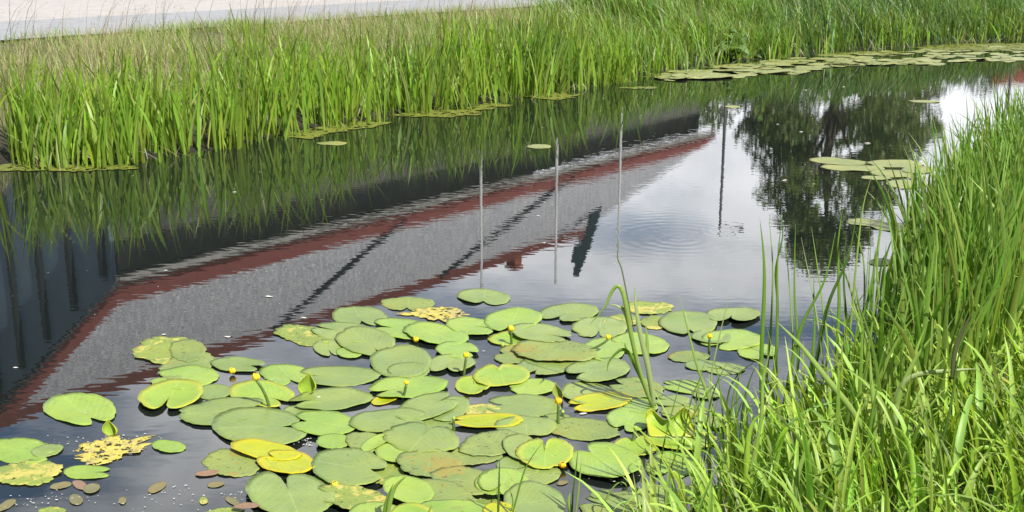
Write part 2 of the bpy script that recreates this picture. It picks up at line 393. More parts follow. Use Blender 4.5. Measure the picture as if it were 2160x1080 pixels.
# cx, cy, half width, half height, turn, notch, kind, label  (earlier ones lie lower)
PADS = [
 (1500,712,40,14,4,None,'G','lily pad between the double lobed one and the rightmost flower'),
 (1598,742,40,16,0,60,'L','lily pad behind the feet of the leftmost tall sedge'),
 (1440,868,46,14,0,None,'S','olive lily pad behind the upright folded leaf, crossed by thin stems'),
 (1503,888,36,15,6,None,'G','shaded lily pad right of the upright folded leaf'),
 (1418,845,36,11,0,200,'G','lily pad end at the right of the reed foot'),
 (1530,778,40,11,0,None,'G','narrow lily pad among the thin stems left of the tall sedges'),
 (1480,1040,44,20,0,None,'G','lily pad overgrown by the first bank grass at the bottom'),
 (935,1008,60,22,4,None,'S','olive lily pad mostly hidden under the pale one with the dark hole'),
 (1092,984,44,18,8,None,'G','lily pad showing only between two round ones left of the orange flower'),
 (1000,960,58,20,-4,None,'S','worn olive lily pad below the open gap under the narrow yellow one'),
 (800,962,40,18,0,None,'G','lily pad squeezed between the largest one and the smooth light one'),
 (1175,892,40,18,0,None,'S','dull lily pad around the foot of the orange yellow flower'),
 (700,1018,44,18,0,None,'L','lily pad showing above the yellow frayed one near the bottom'),
 (1005,1055,50,18,0,None,'G','lily pad beneath the round light pad and the bottom edge one'),
 (640,868,40,14,0,None,'G','lily pad end between the long brown marked pad and the bright one'),
 (905,898,50,18,0,None,'G','lily pad behind the one with the step shaped notch'),
 (861,641,53,14,1,95,'S','olive lily pad with deep notch beside the torn yellow leaf at the rear'),
 (926,663,56,13,2,None,'D','torn yellow rotting leaf floating behind the lily pads'),
 (1021,627,53,15,3,95,'G','lone rearmost lily pad with a ragged notch facing the viewer'),
 (757,667,55,20,2,80,'G','round lily pad with open notch, leftmost of the rear row'),
 (1199,660,60,18,-2,120,'G','broad lily pad in the rear row left of the bent reed'),
 (1366,649,50,13,2,None,'T','yellow speckled lily pad behind the bent reed'),
 (1310,676,34,12,0,None,'T','small ragged yellow lily pad just left of the bent reed stem'),
 (1385,680,34,13,0,None,'T','yellow blotched lily pad right of the bent reed'),
 (1452,683,58,21,2,85,'G','double lobed lily pad crossed by a slanting reed'),
 (1546,665,54,16,0,100,'G','lily pad behind the first tall sedge blades, rearmost on the right'),
 (640,707,56,19,10,None,'T','lily pad with a yellow frayed left tip left of the overlapping cluster'),
 (690,733,28,16,5,70,'G','small lily pad peeping out under the left cluster'),
 (736,744,26,10,5,None,'L','sliver of lily pad under the lower edge of the left cluster'),
 (727,701,63,20,5,200,'G','lily pad lying under a notched one in the left rear cluster'),
 (772,721,60,25,6,60,'G','notched lily pad on top of the left rear cluster'),
 (850,693,63,20,5,190,'L','long bright lily pad right of the round rear one'),
 (920,705,66,20,7,None,'L','long bright lily pad touching the low yellow flower'),
 (994,687,50,17,5,15,'L','bright lily pad with a row of bubbles, left of the rear upright flower'),
 (1082,676,58,20,-4,100,'L','light lily pad right behind the yellow flower on a short stem'),
 (1100,716,68,14,0,None,'E','yellow edged lily pad at the foot of the rear upright flower'),
 (1141,703,61,18,5,25,'G','grey green lily pad with split right side, right of the rear upright flower'),
 (1265,690,56,21,0,95,'G','round lily pad under the drooping tip of the bent reed'),
 (1082,748,36,18,-8,200,'S','olive speckled lily pad right of the open water gap'),
 (1275,738,42,24,0,None,'L','bright lily pad beneath the leaning yellow flower'),
 (1152,771,62,18,-3,120,'G','lily pad with notch facing the viewer below the large speckled one'),
 (1170,739,84,22,3,None,'S','large olive speckled lily pad left of the leaning flower'),
 (1351,725,57,21,6,170,'L','light green lily pad directly behind the bent reed stem'),
 (1262,781,63,24,-4,150,'G','grey green lily pad carrying the curved shadow of a reed'),
 (1452,752,42,11,0,None,'S','small olive lily pad right of the bent reed on blue water'),
 (1484,770,38,10,0,60,'G','narrow lily pad next to the slanting reed on blue water'),
 (1545,716,62,20,0,130,'L','lily pad with the rightmost yellow flower'),
 (360,741,73,29,3,None,'T','big speckled lily pad with yellow frayed top, leftmost of the upper left cluster'),
 (393,771,56,25,-14,None,'S','olive lily pad overlapping the big speckled one in the upper left cluster'),
 (396,739,36,22,0,None,'S','smooth olive lily pad lying on top of the upper left cluster'),
 (390,797,67,23,-5,200,'L','light green lily pad under the front edge of the upper left cluster'),
 (500,769,53,14,3,25,'G','flat lily pad behind the low yellow flower in the upper left'),
 (450,828,36,14,-3,None,'G','small dark lily pad right of the shiny tilted one'),
 (361,834,66,29,-10,100,'E','shiny tilted lily pad with yellow right tip'),
 (604,790,54,20,6,75,'L','light lily pad between the tall left flower and the rolled leaf'),
 (714,793,84,20,-1,190,'G','long lily pad right of the rolled leaf'),
 (553,832,67,25,6,45,'E','yellow edged lily pad crossed by the tall left flower stem'),
 (846,765,61,31,3,None,'G','large ribbed lily pad in the middle of the patch'),
 (862,782,42,15,2,110,'G','folded lily pad lobe resting on the large ribbed one'),
 (950,766,49,17,-3,100,'G','lily pad with jagged notch right of the large ribbed one'),
 (964,737,42,16,3,30,'L','light lily pad behind the upright flower near the water gap'),
 (997,814,36,18,0,285,'E','small heart shaped lily pad with brown nibbled rim'),
 (1123,818,46,15,0,None,'L','bright lily pad left of the brown curled leaf'),
 (1058,793,57,22,-2,260,'E','raised bright lily pad with cupped rim beside the water gap'),
 (1242,831,56,22,5,None,'G','dull lily pad right of the brown curled leaf'),
 (1346,818,53,20,6,200,'S','olive lily pad at the foot of the bent reed'),
 (1447,816,47,13,6,190,'L','light lily pad among thin stems right of the bent reed foot'),
 (1490,830,30,11,0,None,'G','narrow lily pad half hidden by stems beside the bank'),
 (812,843,28,9,-14,None,'Y','small yellow lily pad tip under the middle flower'),
 (862,815,77,22,-4,155,'L','long pale lily pad carrying the thin middle flower'),
 (700,843,82,22,-4,160,'G','long lily pad with a brown mark below the rolled leaf'),
 (1104,856,76,22,2,185,'G','broad dull lily pad behind the orange yellow flower'),
 (1017,868,36,16,0,None,'T','ragged olive lily pad with tan centre beside the bright yellow pad'),
 (468,867,86,26,-6,355,'G','long grey green lily pad below the shiny tilted one'),
 (548,900,94,38,4,350,'G','very large lily pad under the tall left flower'),
 (684,893,65,25,3,195,'L','bright lily pad just right of the very large left one'),
 (703,931,35,15,0,None,'L','small bright lily pad at the edge of the dark gap'),
 (950,863,40,22,-20,200,'G','upright toothed lily pad lobe left of the blue water gap'),
 (898,858,64,24,-14,330,'G','lily pad split at its upper right, left of the blue water gap'),
 (818,886,77,23,-4,0,'G','grey green lily pad below the thin middle flower'),
 (1352,857,34,16,5,None,'L','bright lily pad tucked behind the upright folded leaf'),
 (1268,848,63,18,-6,165,'Y','bright yellow green lily pad with a yellow top edge left of the reed foot'),
 (1232,905,72,22,4,None,'S','olive lily pad between the orange yellow flower and the green bud'),
 (1110,900,62,19,0,None,'G','grey green lily pad left of the orange yellow flower stem'),
 (1028,889,72,14,-1,190,'Y','narrow bright yellow lily pad with split left end'),
 (1328,885,46,22,3,115,'L','light lily pad left of the upright folded leaf'),
 (1340,943,47,20,-2,265,'E','heart shaped lily pad with a green bud standing in its notch'),
 (1435,928,72,21,2,None,'E','wide bright lily pad at the foot of the upright folded leaf'),
 (770,932,40,19,8,None,'S','olive lily pad with worn edge left of the slit between leaves'),
 (1040,935,68,24,-6,None,'S','pitted olive lily pad below the narrow yellow one'),
 (1100,945,38,26,20,None,'G','oval grey green lily pad left of the heart shaped one with the orange flower'),
 (843,954,50,20,4,None,'L','smooth light lily pad below the slit between leaves'),
 (790,934,30,11,-24,None,'L','young pale lily pad curling up over the dark slit'),
 (888,924,77,29,5,290,'G','large grey green lily pad with a step shaped notch on its far side'),
 (490,976,57,28,3,None,'S','grey mottled lily pad beneath the yellow folded one'),
 (560,951,72,18,9,None,'Y','crinkled yellow lily pad, upper half of the folded pair'),
 (606,976,58,23,4,215,'Y','glowing yellow green lily pad, lower half of the folded pair'),
 (818,1000,34,22,0,None,'T','yellow rotting lily pad right of the largest grey green one'),
 (734,984,74,38,3,15,'G','largest grey green lily pad in the lower middle'),
 (906,977,64,28,3,None,'S','pitted olive lily pad below the one with the step shaped notch'),
 (1128,1003,52,20,-5,None,'G','grey green lily pad under the heart shaped one with the orange flower'),
 (1150,958,57,29,0,270,'E','heart shaped lily pad with the orange flower at its rim'),
 (1275,975,73,33,7,230,'L','large oval lily pad left of the notched one by the bank'),
 (1418,980,54,26,-3,105,'L','notched lily pad closest to the right bank grass'),
 (980,1014,68,27,6,None,'S','pale olive lily pad with a dark worn hole near the bottom'),
 (1042,1018,38,25,0,None,'L','light lily pad partly under the round one near the bottom'),
 (1062,1016,50,26,0,110,'L','round light lily pad crossed by a dark reed stem'),
 (612,1042,90,43,7,262,'G','huge notched grey green lily pad at the bottom left of the patch'),
 (748,1050,72,24,8,190,'T','yellow frayed lily pad right of the huge notched one'),
 (935,1042,66,26,14,None,'S','olive lily pad with torn right side at the bottom'),
 (862,1034,52,25,10,None,'L','bright lily pad beside the short green blade at the bottom'),
 (960,1072,85,16,0,None,'L','light lily pad cut by the lower edge of the picture, middle one'),
 (790,1084,52,24,0,None,'L','light lily pad cut by the lower edge, left of the short green blade'),
 (870,1088,45,24,0,None,'E','yellow green lily pad cut by the lower edge, right of the short green blade'),
 (1128,1058,62,36,8,None,'G','dark grey green lily pad at the lower edge crossed by thin stems'),
 (1052,1076,32,15,0,None,'Y','yellow lily pad end at the lower edge'),
 (1305,1068,76,28,0,200,'S','olive lily pad with an orange stain under a bowed stem'),
 (1385,1050,42,25,0,None,'G','lily pad tucked against the bank grass at the bottom'),
 (1270,1043,24,9,0,None,'S','small olive lily pad left of the bowed stem'),
 (168,865,73,28,4,62,'L','bright smooth lily pad alone near the left edge'),
 (45,951,64,26,2,20,'L','light lily pad cut by the left edge, upper one'),
 (100,950,32,12,-10,None,'G','small pointed lily pad touching the upper left edge one'),
 (57,997,70,24,-4,None,'T','yellow speckled lily pad cut by the left edge, lower one'),
 (235,948,76,22,-12,None,'D','torn orange yellow rotting leaf on the open water at left'),
 (183,996,47,14,0,0,'L','small split lily pad below the orange yellow rotting leaf'),
 (356,942,34,12,4,None,'L','small stray lily pad right of the orange yellow rotting leaf'),
 (700,302,32,4,0,None,'F','thin lily pad floating near the far reeds left of centre'),
 (1136,309,26,4.5,0,None,'F','single pale lily pad alone in the mirrored reeds'),
 (1545,225,16,2.6,0,None,'F','tiny lily pad alone on the dark water near the far bank'),
 (1950,214,34,2.6,2,None,'F','faint lily pad on the bright water at upper right'),
 (1772,341,66,7,4,None,'F','leftmost lily pad of the group by the tall right sedges'),
 (1800,354,68,7,2,None,'F','long lily pad at the front left of the right sedge group'),
 (1888,345,62,8,2,None,'F','upper lily pad of the right sedge group'),
 (1880,366,46,8,4,None,'F','middle lily pad of the right sedge group'),
 (1936,358,36,8,0,None,'F','lily pad touching the sedge stems in the right group'),
 (1848,375,32,4,2,None,'F','narrow front lily pad of the right sedge group'),
 (1912,388,44,9,2,None,'F','lowest lily pad of the right sedge group'),
 (1828,469,42,8,3,None,'F','pale lily pad half way down the right sedges, left one'),
 (1880,478,44,9,3,None,'F','pale lily pad half way down the right sedges, right one'),
 (1858,553,26,8,0,None,'F','pale lily pad low among the right sedges'),
]
for (cx, cy, a, b, rot, nt, ty, lab) in PADS:
    if cy > 600: a *= 1.06; b *= 1.08
    lv = level(cx, cy, a, b)
    o = pad_mesh('lily_pad' if ty != 'D' else 'rotting_leaf', cx, cy, a, b, rot, nt, ty, .0022+.0018*lv, lift=rng.choice([0, 0, .05, .09]) if ty in 'LGE' else 0.)
    tag(o, lab, 'lily pad' if ty != 'D' else 'dead leaf', 'lily pads floating on the water' if ty != 'D' else None)
# small drifting leaves
SM = [(128,1024,23,7,-10,'B','narrow olive leaf left of the pink one'),(168,1023,16,9,22,'K','pinkish brown oval leaf in the small cluster at lower left'),
 (193,1030,18,10,-12,'B','olive oval leaf right of the pink one'),(160,1054,15,11,12,'B','round olive leaf below the pink one'),
 (331,1028,21,9,-26,'B','single olive leaf tilted on the open water'),(12,1066,24,8,-28,'B','olive leaf cut by the left edge at the bottom'),
 (437,998,26,6,-6,'K','brown narrow leaf under the mottled pad'),(455,1022,18,6,-8,'B','small blunt olive leaf below the mottled pad'),
 (429,1056,9,8,0,'T','little yellow leaf fragment left of the huge pad'),(490,1057,17,7,26,'B','olive leaf beside a brown one near the huge pad'),
 (520,1067,28,6,-4,'K','long brown leaf beside an olive one near the huge pad'),(108,1079,30,10,-4,'T','yellow green leaf at the lower edge on the left'),
 (470,1082,44,10,-6,'T','torn yellow leaf at the lower edge left of the huge pad'),(258,1056,8,8,0,'B','tiny pale leaf on the open water at lower left'),
 (1186,1018,12,5,-10,'B','tiny leaf beside the dark stem at the lower right')]
for (cx, cy, a, b, rot, ty, lab) in SM:
    lv = level(cx, cy, a, b); tag(pad_mesh('floating_leaf', cx, cy, a, b, rot, None, ty, .002+.002*lv), lab, 'leaf', 'small leaves drifting at the lower left')
# far belt of pads along the opposite bank
ylo = lambda x: np.interp(x, [1380, 1480, 1600, 1700, 1810, 2000, 2130, 2200], [166, 166, 158, 150, 140, 132, 130, 112])
yhi = lambda x: np.interp(x, [1380, 1550, 1700, 1900, 2160, 2200], [160, 136, 118, 107, 90, 88])
for i in range(185):
    x = rng.uniform(1400, 2175); y = yhi(x)+(ylo(x)-yhi(x))*rng.uniform(0, 1)
    if rng.random() < .12: y += rng.uniform(0, 10)
    s = (y-30)/110; a = rng.uniform(13, 32)*s
    lv = level(x, y, a*.7, 2.4*s)
    z = min(.003+.0022*lv, .02)
    o = pad_mesh('lily_pad', x, y, a, rng.uniform(2.0, 3.4)*s**1.6, rng.uniform(-1.5, 1.5), None, 'F', z, rag=.06, lift=.10 if rng.random() < .25 else .0)
    tag(o, 'small pale lily pad in the dense belt along the far bank', 'lily pad', 'lily pads along the far bank')

# ------------------------------------------------------------------ flowers, buds, curled leaves
M_YEL = simple('petal_yellow', (.78, .58, .01), (.85, .68, .02), 60, .4, .2, .001)
M_ORG = simple('petal_orange', (.80, .42, .01), (.85, .56, .02), 60, .4, .2, .001)
M_BUD = simple('bud_green', (.25, .38, .05), (.34, .44, .07), 60, .4, .2, .001)
M_STEM = simple('stem_green', (.07, .12, .025), (.11, .17, .04), 40, .4, .2, .001)
M_CTR = simple('stigma_brown', (.25, .12, .02), (.32, .20, .03), 80, .5, .2, .001)
def petal(c, ang, r, h, tilt, cup):
    """a cupped petal with thickness"""
    vs, fs = [], []; ax = np.array([math.cos(ang), math.sin(ang), 0]); sd_ = np.array([-ax[1], ax[0], 0])
    for i in range(7):
        t = i/6; rad = r*(.30+.75*math.sin(t*math.pi*.62)); zz = -h*.5+h*1.05*t; wd = r*.80*math.sin(.35+t*2.3)
        for j in range(5):
            s = (j-2)/2; q = 1-.32*s*s
            vs.append(c+ax*rad*q*(1-cup*t*t)+sd_*wd*s+np.array([0, 0, zz-.10*h*s*s]))
    for i in range(6):
        for j in range(4): fs.append((i*5+j, i*5+j+1, (i+1)*5+j+1, (i+1)*5+j))
    return vs, fs
def flower(head, base, size, lab, mat=None, stem=True, bud=False, mid=None, lying=False):
    hb = P(*base, .0); Yb = hb[1]; hp = V(head[0], head[1], Yb-.0) if not lying else P(head[0], head[1], .018)
    root = empty('water_lily_flower' if not bud else 'flower_bud', hb, lab, 'flower' if not bud else 'flower bud', 'yellow water lily flowers')
    m = mat or M_YEL; r = size/F*np.linalg.norm(hp-np.array([0, 0, CAM_H]))
    if bud:
        vs, fs = tube([hp+np.array([0, 0, z*r]) for z in (-1, -.8, -.3, .3, .75, 1.05)], [r*.35, r*.8, r, r*.92, r*.55, r*.1], 12)
        tri_fix('bud', vs, fs, M_BUD, parent=root)
    else:
        for k in range(5):
            vs, fs = petal(hp, k*2*math.pi/5+rng.uniform(-.15, .15), r*.86, r*1.35, 0, rng.uniform(.25, .5))
            o = tri_fix('petal', vs, fs, m, parent=root); md = o.modifiers.new('t', 'SOLIDIFY'); md.thickness = r*.1
            md = o.modifiers.new('s', 'SUBSURF'); md.levels = 1; md.render_levels = 1
        vs, fs = tube([hp+np.array([0, 0, z*r]) for z in (-.6, -.3, .2, .45, .5)], [r*.2, r*.5, r*.55, r*.6, r*.1], 12)
        tri_fix('stigma', vs, fs, M_YEL if not lying else M_CTR, parent=root)
    if stem:
        b0 = hb+np.array([0, 0, -.08]); top = hp-np.array([0, 0, r*.7])
        q = mid if mid is not None else (0, 0)
        mm = (hb+top)/2+np.array([q[0], 0, q[1]])
        ts = np.linspace(0, 1, 9); pts = [b0]+[hb*(1-t)**2+2*mm*t*(1-t)+top*t*t for t in ts]
        vs, fs = tube(pts, [.0062]+[.0062-.0012*t for t in ts], 9); tri_fix('stem', vs, fs, M_STEM, parent=root)
    return root
flower((540,795),(569,862),10.5,'yellow flower on the tallest curved stem, at left of the patch', mid=(.012, .01))
flower((490,782),(486,790),9,'open yellow flower lying low beside the upper left pads', stem=False, lying=True)
flower((983,749),(978,794),8.5,'yellow flower upright on a stem in the water gap')
flower((1078,693),(1079,728),8.5,'rear yellow flower upright on a short stem')
flower((877,716),(878,722),8,'yellow flower with brown centre lying against a long bright pad', stem=False, lying=True)
flower((857,807),(850,842),6.5,'small yellow flower on a thin dark stem over the long pale pad')
flower((1178,846),(1177,896),10,'orange yellow flower on a dark stem below the brown curled leaf', M_ORG)
flower((1187,981),(1187,986),9.5,'orange flower tucked under the rim of the heart shaped pad', M_ORG, stem=False, lying=True)
flower((706,1022),(706,1026),9,'yellow flower peeping out under the largest grey green pad', stem=False, lying=True)
flower((1283,711),(1217,746),7.5,'yellow flower on a stem leaning far to the right', mid=(.02, -.012))
flower((1497,709),(1496,740),7,'rightmost small yellow flower among thin stems')
flower((1341,903),(1334,931),5,'green bud on a thick stem in the notch of a heart shaped pad', bud=True)
flower((1366,951),(1366,958),5,'green bud low at the right rim of a heart shaped pad', bud=True)
flower((1187,868),(1187,880),4,'tiny green bud right beside the orange yellow flower', bud=True)
flower((1060,727),(1060,736),4.5,'pale closed bud left of the rear upright flower foot', bud=True)
flower((957,882),(957,912),4,'spent seed head on a stem at the tip of the narrow yellow pad', bud=True)
flower((1169,1044),(1169,1052),5,'green bud beside the dark stem at the bottom', bud=True)

M_ROLL = PM['L']
def sheet(name, pts, mat, lab, cat, parent=None, th=.0016, group=None):
    """curved leaf from a grid of points (rows of equal length)"""
    n, k = len(pts), len(pts[0]); c0 = np.mean([p for r_ in pts for p in r_], 0); vs, uv, fs = [], [], []
    c0[2] = 0
    for i in range(n):
        for j in range(k): vs.append(tuple(np.array(pts[i][j])-c0)); uv.append((i/(n-1)*2-1, j/(k-1)*2-1))
    for i in range(n-1):
        for j in range(k-1): fs.append((i*k+j, i*k+j+1, (i+1)*k+j+1, (i+1)*k+j))
    o = mesh_np(name, vs, fs, mat, uv=uv); o.location = c0
    md = o.modifiers.new('s', 'SUBSURF'); md.levels = 2; md.render_levels = 2
    md = o.modifiers.new('t', 'SOLIDIFY'); md.thickness = th
    return tag(o, lab, cat, group)
def rolled(px, base_y, top, wpx, lab, mat, lean=0, point=True):
    """a leaf still rolled lengthwise, standing out of the water"""
    b = P(px, base_y); t = V(px+lean, top, b[1]); h = t[2]; sc = np.linalg.norm(b-np.array([0, 0, CAM_H]))/F*wpx
    rows = []
    for i in range(9):
        q = i/8; wd = sc*(.30+1.0*math.sin(min(1, q*1.15)*math.pi*.80))*(1-q**3*.93)
        c = b*(1-q)+t*q; c = c+np.array([0, 0, -.01*(1-q)])
        row = []
        for j in range(9):
            th = (j/8-.5)*R(290-110*q)
            row.append(c+np.array([math.sin(th)*wd*.5+.0, wd*.32*math.cos(th)-wd*.2, abs(j/8-.5)*h*.22*(1-q)+(0 if j < 5 else -.12*h*q)]))
        rows.append(row)
    return sheet('rolled_leaf', rows, mat, lab, 'leaf')
rolled(645, 832, 786, 34, 'bright rolled young leaf standing open beside the tall left flower', PM['E'], 8)
rolled(238, 918, 884, 26, 'rolled leaf tip standing in the water below the lone left pad', PM['E'], -9)
rolled(1180, 842, 806, 20, 'brown and green curled leaf above the orange yellow flower', PM['T'], -8)
def fold_leaf():
    Yb = P(1410, 914)[1]; rows = []
    top = [(1364, 872), (1372, 861), (1386, 874), (1402, 888), (1420, 878), (1440, 858), (1450, 862), (1458, 880), (1466, 912)]
    for j in range(7):
        q = j/6; row = []
        for i, (x, y) in enumerate(top):
            bx = 1368+i*12.2; p0 = P(bx, 918, .012)+np.array([0, -.01, 0]); p1 = V(x, y, Yb+.03*math.sin(i*1.1))
            p = p0*(1-q)+p1*q; p[1] += .05*math.sin(q*math.pi)*.8+.012*math.sin(i*1.3)*q; row.append(p)
        rows.append(row)
    return sheet('folded_leaf', rows, PM['E'], 'upright folded lily leaf with two raised lobes near the right bank', 'leaf')
fold_leaf()

# ------------------------------------------------------------------ far bank reeds and grass
def bank_pts(N, t0, t1, px0=-150, px1=2330, pw=1.0):
    """points along the far bank, t metres inland"""
    x = rng.uniform(-7.5, 13.5, N); t = t0+(t1-t0)*rng.uniform(0, 1, N)**pw
    s = (yfar(x+.02)-yfar(x-.02))/.04; L = np.hypot(1, s)
    X_ = x-s/L*t; Y_ = yfar(x)+t/L
    return X_, Y_, x, t
def pxof(x, y, z=0):
    d = np.array([x, y, z-CAM_H], dtype=object); f = y*math.cos(PITCH)-(z-CAM_H)*math.sin(PITCH)
    return 1080+F*x/f
far = Pile()
# broad upright reed leaves along the water, left and middle
N = 10500; X_, Y_, xb, tt = bank_pts(N, -.14, 1.15, pw=.9)
# clumpiness
cl_ = np.sin(xb*5.1+tt*3)+np.sin(xb*11.7+1+tt*5)+.6*np.sin(xb*23+2)
px = pxof(X_, Y_); keep = (cl_+rng.normal(0, .7, N) > -.95)&((px < 1420)|(rng.random(N) < .25))&(px > -260)
X_, Y_, xb, tt, px = [a[keep] for a in (X_, Y_, xb, tt, px)]; N = len(X_)
H = (.40+.50*rng.random(N)**.8)*np.interp(px, [0, 900, 1200, 1300, 1450, 1700], [.98, .98, .92, .68, .56, .7])*(1+.13*np.sin(xb*2.3)+.10*np.sin(xb*6.1+1))
base = np.stack([X_, Y_, np.maximum(tz(X_, Y_)-.02, -.03)], 1)
az = rng.uniform(0, 2*math.pi, N); th0 = np.abs(rng.normal(0, .19, N)); th1 = np.abs(rng.normal(.22, .34, N))
kind = rng.random(N)
cm = (1+.22*np.sin(xb*3.7+1)+.16*np.sin(xb*9.1+tt*4))[:, None]; c1 = vary(N, (.23, .43, .030), .25, .12)*cm; c0 = vary(N, (.24, .38, .04), .25, .12)
dk = kind < .25; c1[dk] = vary(dk.sum(), (.06, .17, .025), .2, .12)
pl_ = kind > .90; c1[pl_] = vary(pl_.sum(), (.42, .52, .18), .15, .06)  # pale blades carry painted highlights; the dark ones add contrast
v, f, c = blades_np(base, H, rng.uniform(.013, .032, N), az, th0, th1, rng.normal(0, .9, N), c0, c1, 6, power=2.0, tipc=(.20, .20, .05)); far.add(v, f, c)
# stiff dark iris clumps: fans from one foot
for cpx, cpy, n_, hh, dark in [(75,352,26,.85,0),(245,350,24,.8,0),(330,330,14,.75,0),(560,290,22,.85,0),(700,268,22,.9,0),(890,236,22,.9,1),(1000,222,20,.9,0),(1110,205,34,1.0,1),(1160,196,30,.92,1),(1290,178,16,.7,0),(1315,176,8,.95,0),(1640,126,14,.8,1),(480,318,18,.8,0),(1220,190,18,.75,0)]:
    b = P(cpx, cpy); n_ = int(n_*1.5)
    bb = np.stack([b[0]+rng.normal(0, .10, n_), b[1]+.05+np.abs(rng.normal(0, .10, n_)), np.full(n_, -.02)], 1)
    cc = vary(n_, (.06, .18, .03) if dark else (.20, .39, .03), .18, .1)
    v, f, c = blades_np(bb, rng.uniform(.6, 1, n_)*hh, rng.uniform(.014, .024, n_), rng.choice([0, math.pi], n_)+rng.normal(0, .5, n_), np.abs(rng.normal(.10, .12, n_)), np.abs(rng.normal(.15, .2, n_)), rng.normal(0, .5, n_), vary(n_, (.26, .36, .04)), cc, 7, power=2); far.add(v, f, c)
tag(far.build('reeds', M_BLADE), 'dense bright green reeds standing along the far water edge', 'reeds', kind='stuff')
# dead straws and bent pale leaves at the foot
st = Pile(); N = 900; X_, Y_, xb, tt = bank_pts(N, -.18, .35)
px = pxof(X_, Y_); k_ = (px > -200)&((np.sin(xb*3.3)+np.sin(xb*8.9+2)+rng.normal(0, .6, N)) > .2); X_, Y_ = X_[k_], Y_[k_]; N = len(X_)
v, f, c = blades_np(np.stack([X_, Y_, np.full(N, .0)], 1), rng.uniform(.12, .42, N), rng.uniform(.005, .011, N), rng.uniform(0, 6.28, N), rng.uniform(.2, 1.2, N), rng.uniform(0, 1.4, N), rng.uniform(0, 3.14, N), vary(N, (.42, .40, .24)), vary(N, (.50, .48, .32)), 5); st.add(v, f, c)
tag(st.build('dead_reed_leaves', M_STRAW), 'pale dead leaves and broken straws at the foot of the far reeds', 'dead leaves', kind='stuff')

# meadow grass behind
md_ = Pile(); N = 100000; X_, Y_, xb, tt = bank_pts(N, .45, 7.4, pw=.9)
px = pxof(X_, Y_, .4); py_ok = (px > -120)&(px < 2280)
rd = (X_-r0[0])*dp[0]+(Y_-r0[1])*dp[1]; py_ok &= (rd < .12+np.abs(rng.normal(0, .16, N)))
X_, Y_, xb, tt, px = [a[py_ok] for a in (X_, Y_, xb, tt, px)]; N = len(X_)
right = np.clip((px-1150)/350, 0, 1); seedz = (np.sin(X_*1.9+Y_*.8)+np.sin(X_*.7-Y_*1.3+1)+rng.normal(0, .7, N))
H = rng.uniform(.16, .40, N)*(1+right*.45)*np.interp(rd[py_ok], [-2.4, -.9, 0], [1, .65, .50])
base = np.stack([X_, Y_, tz(X_, Y_)-.02], 1)
az = np.where(rng.random(N) < .6, rng.normal(2.9, .7, N), rng.uniform(0, 6.28, N))
c1 = vary(N, (.21, .34, .05), .28, .14); dry = (rng.random(N) < np.interp(tt, [.6, 1.2, 3.2, 5.6], [.05, .38, .42, .30])*(1-.55*right)*(1+.35*np.tanh(seedz)))
c1[dry] = vary(dry.sum(), (.50, .43, .28), .2, .08)
v, f, c = blades_np(base, H, rng.uniform(.003, .008, N)*(1+.4*right), az, np.abs(rng.normal(.15, .2, N)), np.abs(rng.normal(.7, .5, N)), az+math.pi/2+rng.normal(0, .6, N), c1*.9, c1, 4); md_.add(v, f, c)
tag(md_.build('meadow_grass', M_BLADE), 'long green and dry grass on the far bank behind the reeds', 'grass', kind='stuff')
# leafy tall grass on the right part of the far bank (arching to the left)
rg = Pile(); N = 34000; X_, Y_, xb, tt = bank_pts(N, -.06, 4.6, pw=.8)
px = pxof(X_, Y_, .3); k_ = (px > 1180+rng.normal(0, 60, N))&(px < 2300); X_, Y_, xb, tt, px = [a[k_] for a in (X_, Y_, xb, tt, px)]; N = len(X_)
hh = np.interp(px, [1200, 1400, 1580, 1700, 2160], [.55, .72, .66, .84, .84]); pt = np.sin(X_*2.7+Y_*1.1)+np.sin(X_*1.3-Y_*3.1+2); H = hh*rng.uniform(.5, 1.2, N)*(1+.16*np.sin(xb*4.1)+.10*np.sin(xb*9.7)+.08*pt)
dark_share = np.interp(px, [1200, 1550, 1700, 2160], [0, .1, .9, .9]); c1 = np.where((rng.random(N) < dark_share)[:, None], vary(N, (.075, .175, .055), .25, .1), vary(N, (.16, .31, .035), .25, .12))  # chance of the darker blue-green tone along the bank
c1 *= (1+.24*np.tanh(pt))[:, None]; gl = rng.random(N) < .12; c1[gl] = vary(gl.sum(), (.30, .40, .20))  # a pale share paints highlights into the blade colour
az = rng.normal(3.0, .75, N)
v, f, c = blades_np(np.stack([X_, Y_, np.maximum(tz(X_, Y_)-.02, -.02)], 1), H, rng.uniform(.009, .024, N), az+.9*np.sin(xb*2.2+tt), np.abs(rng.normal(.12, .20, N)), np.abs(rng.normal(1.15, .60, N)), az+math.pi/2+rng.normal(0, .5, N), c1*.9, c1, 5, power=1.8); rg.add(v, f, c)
tag(rg.build('tall_grass', M_BLADE), 'tall arching dark green grass on the right part of the far bank', 'grass', kind='stuff')
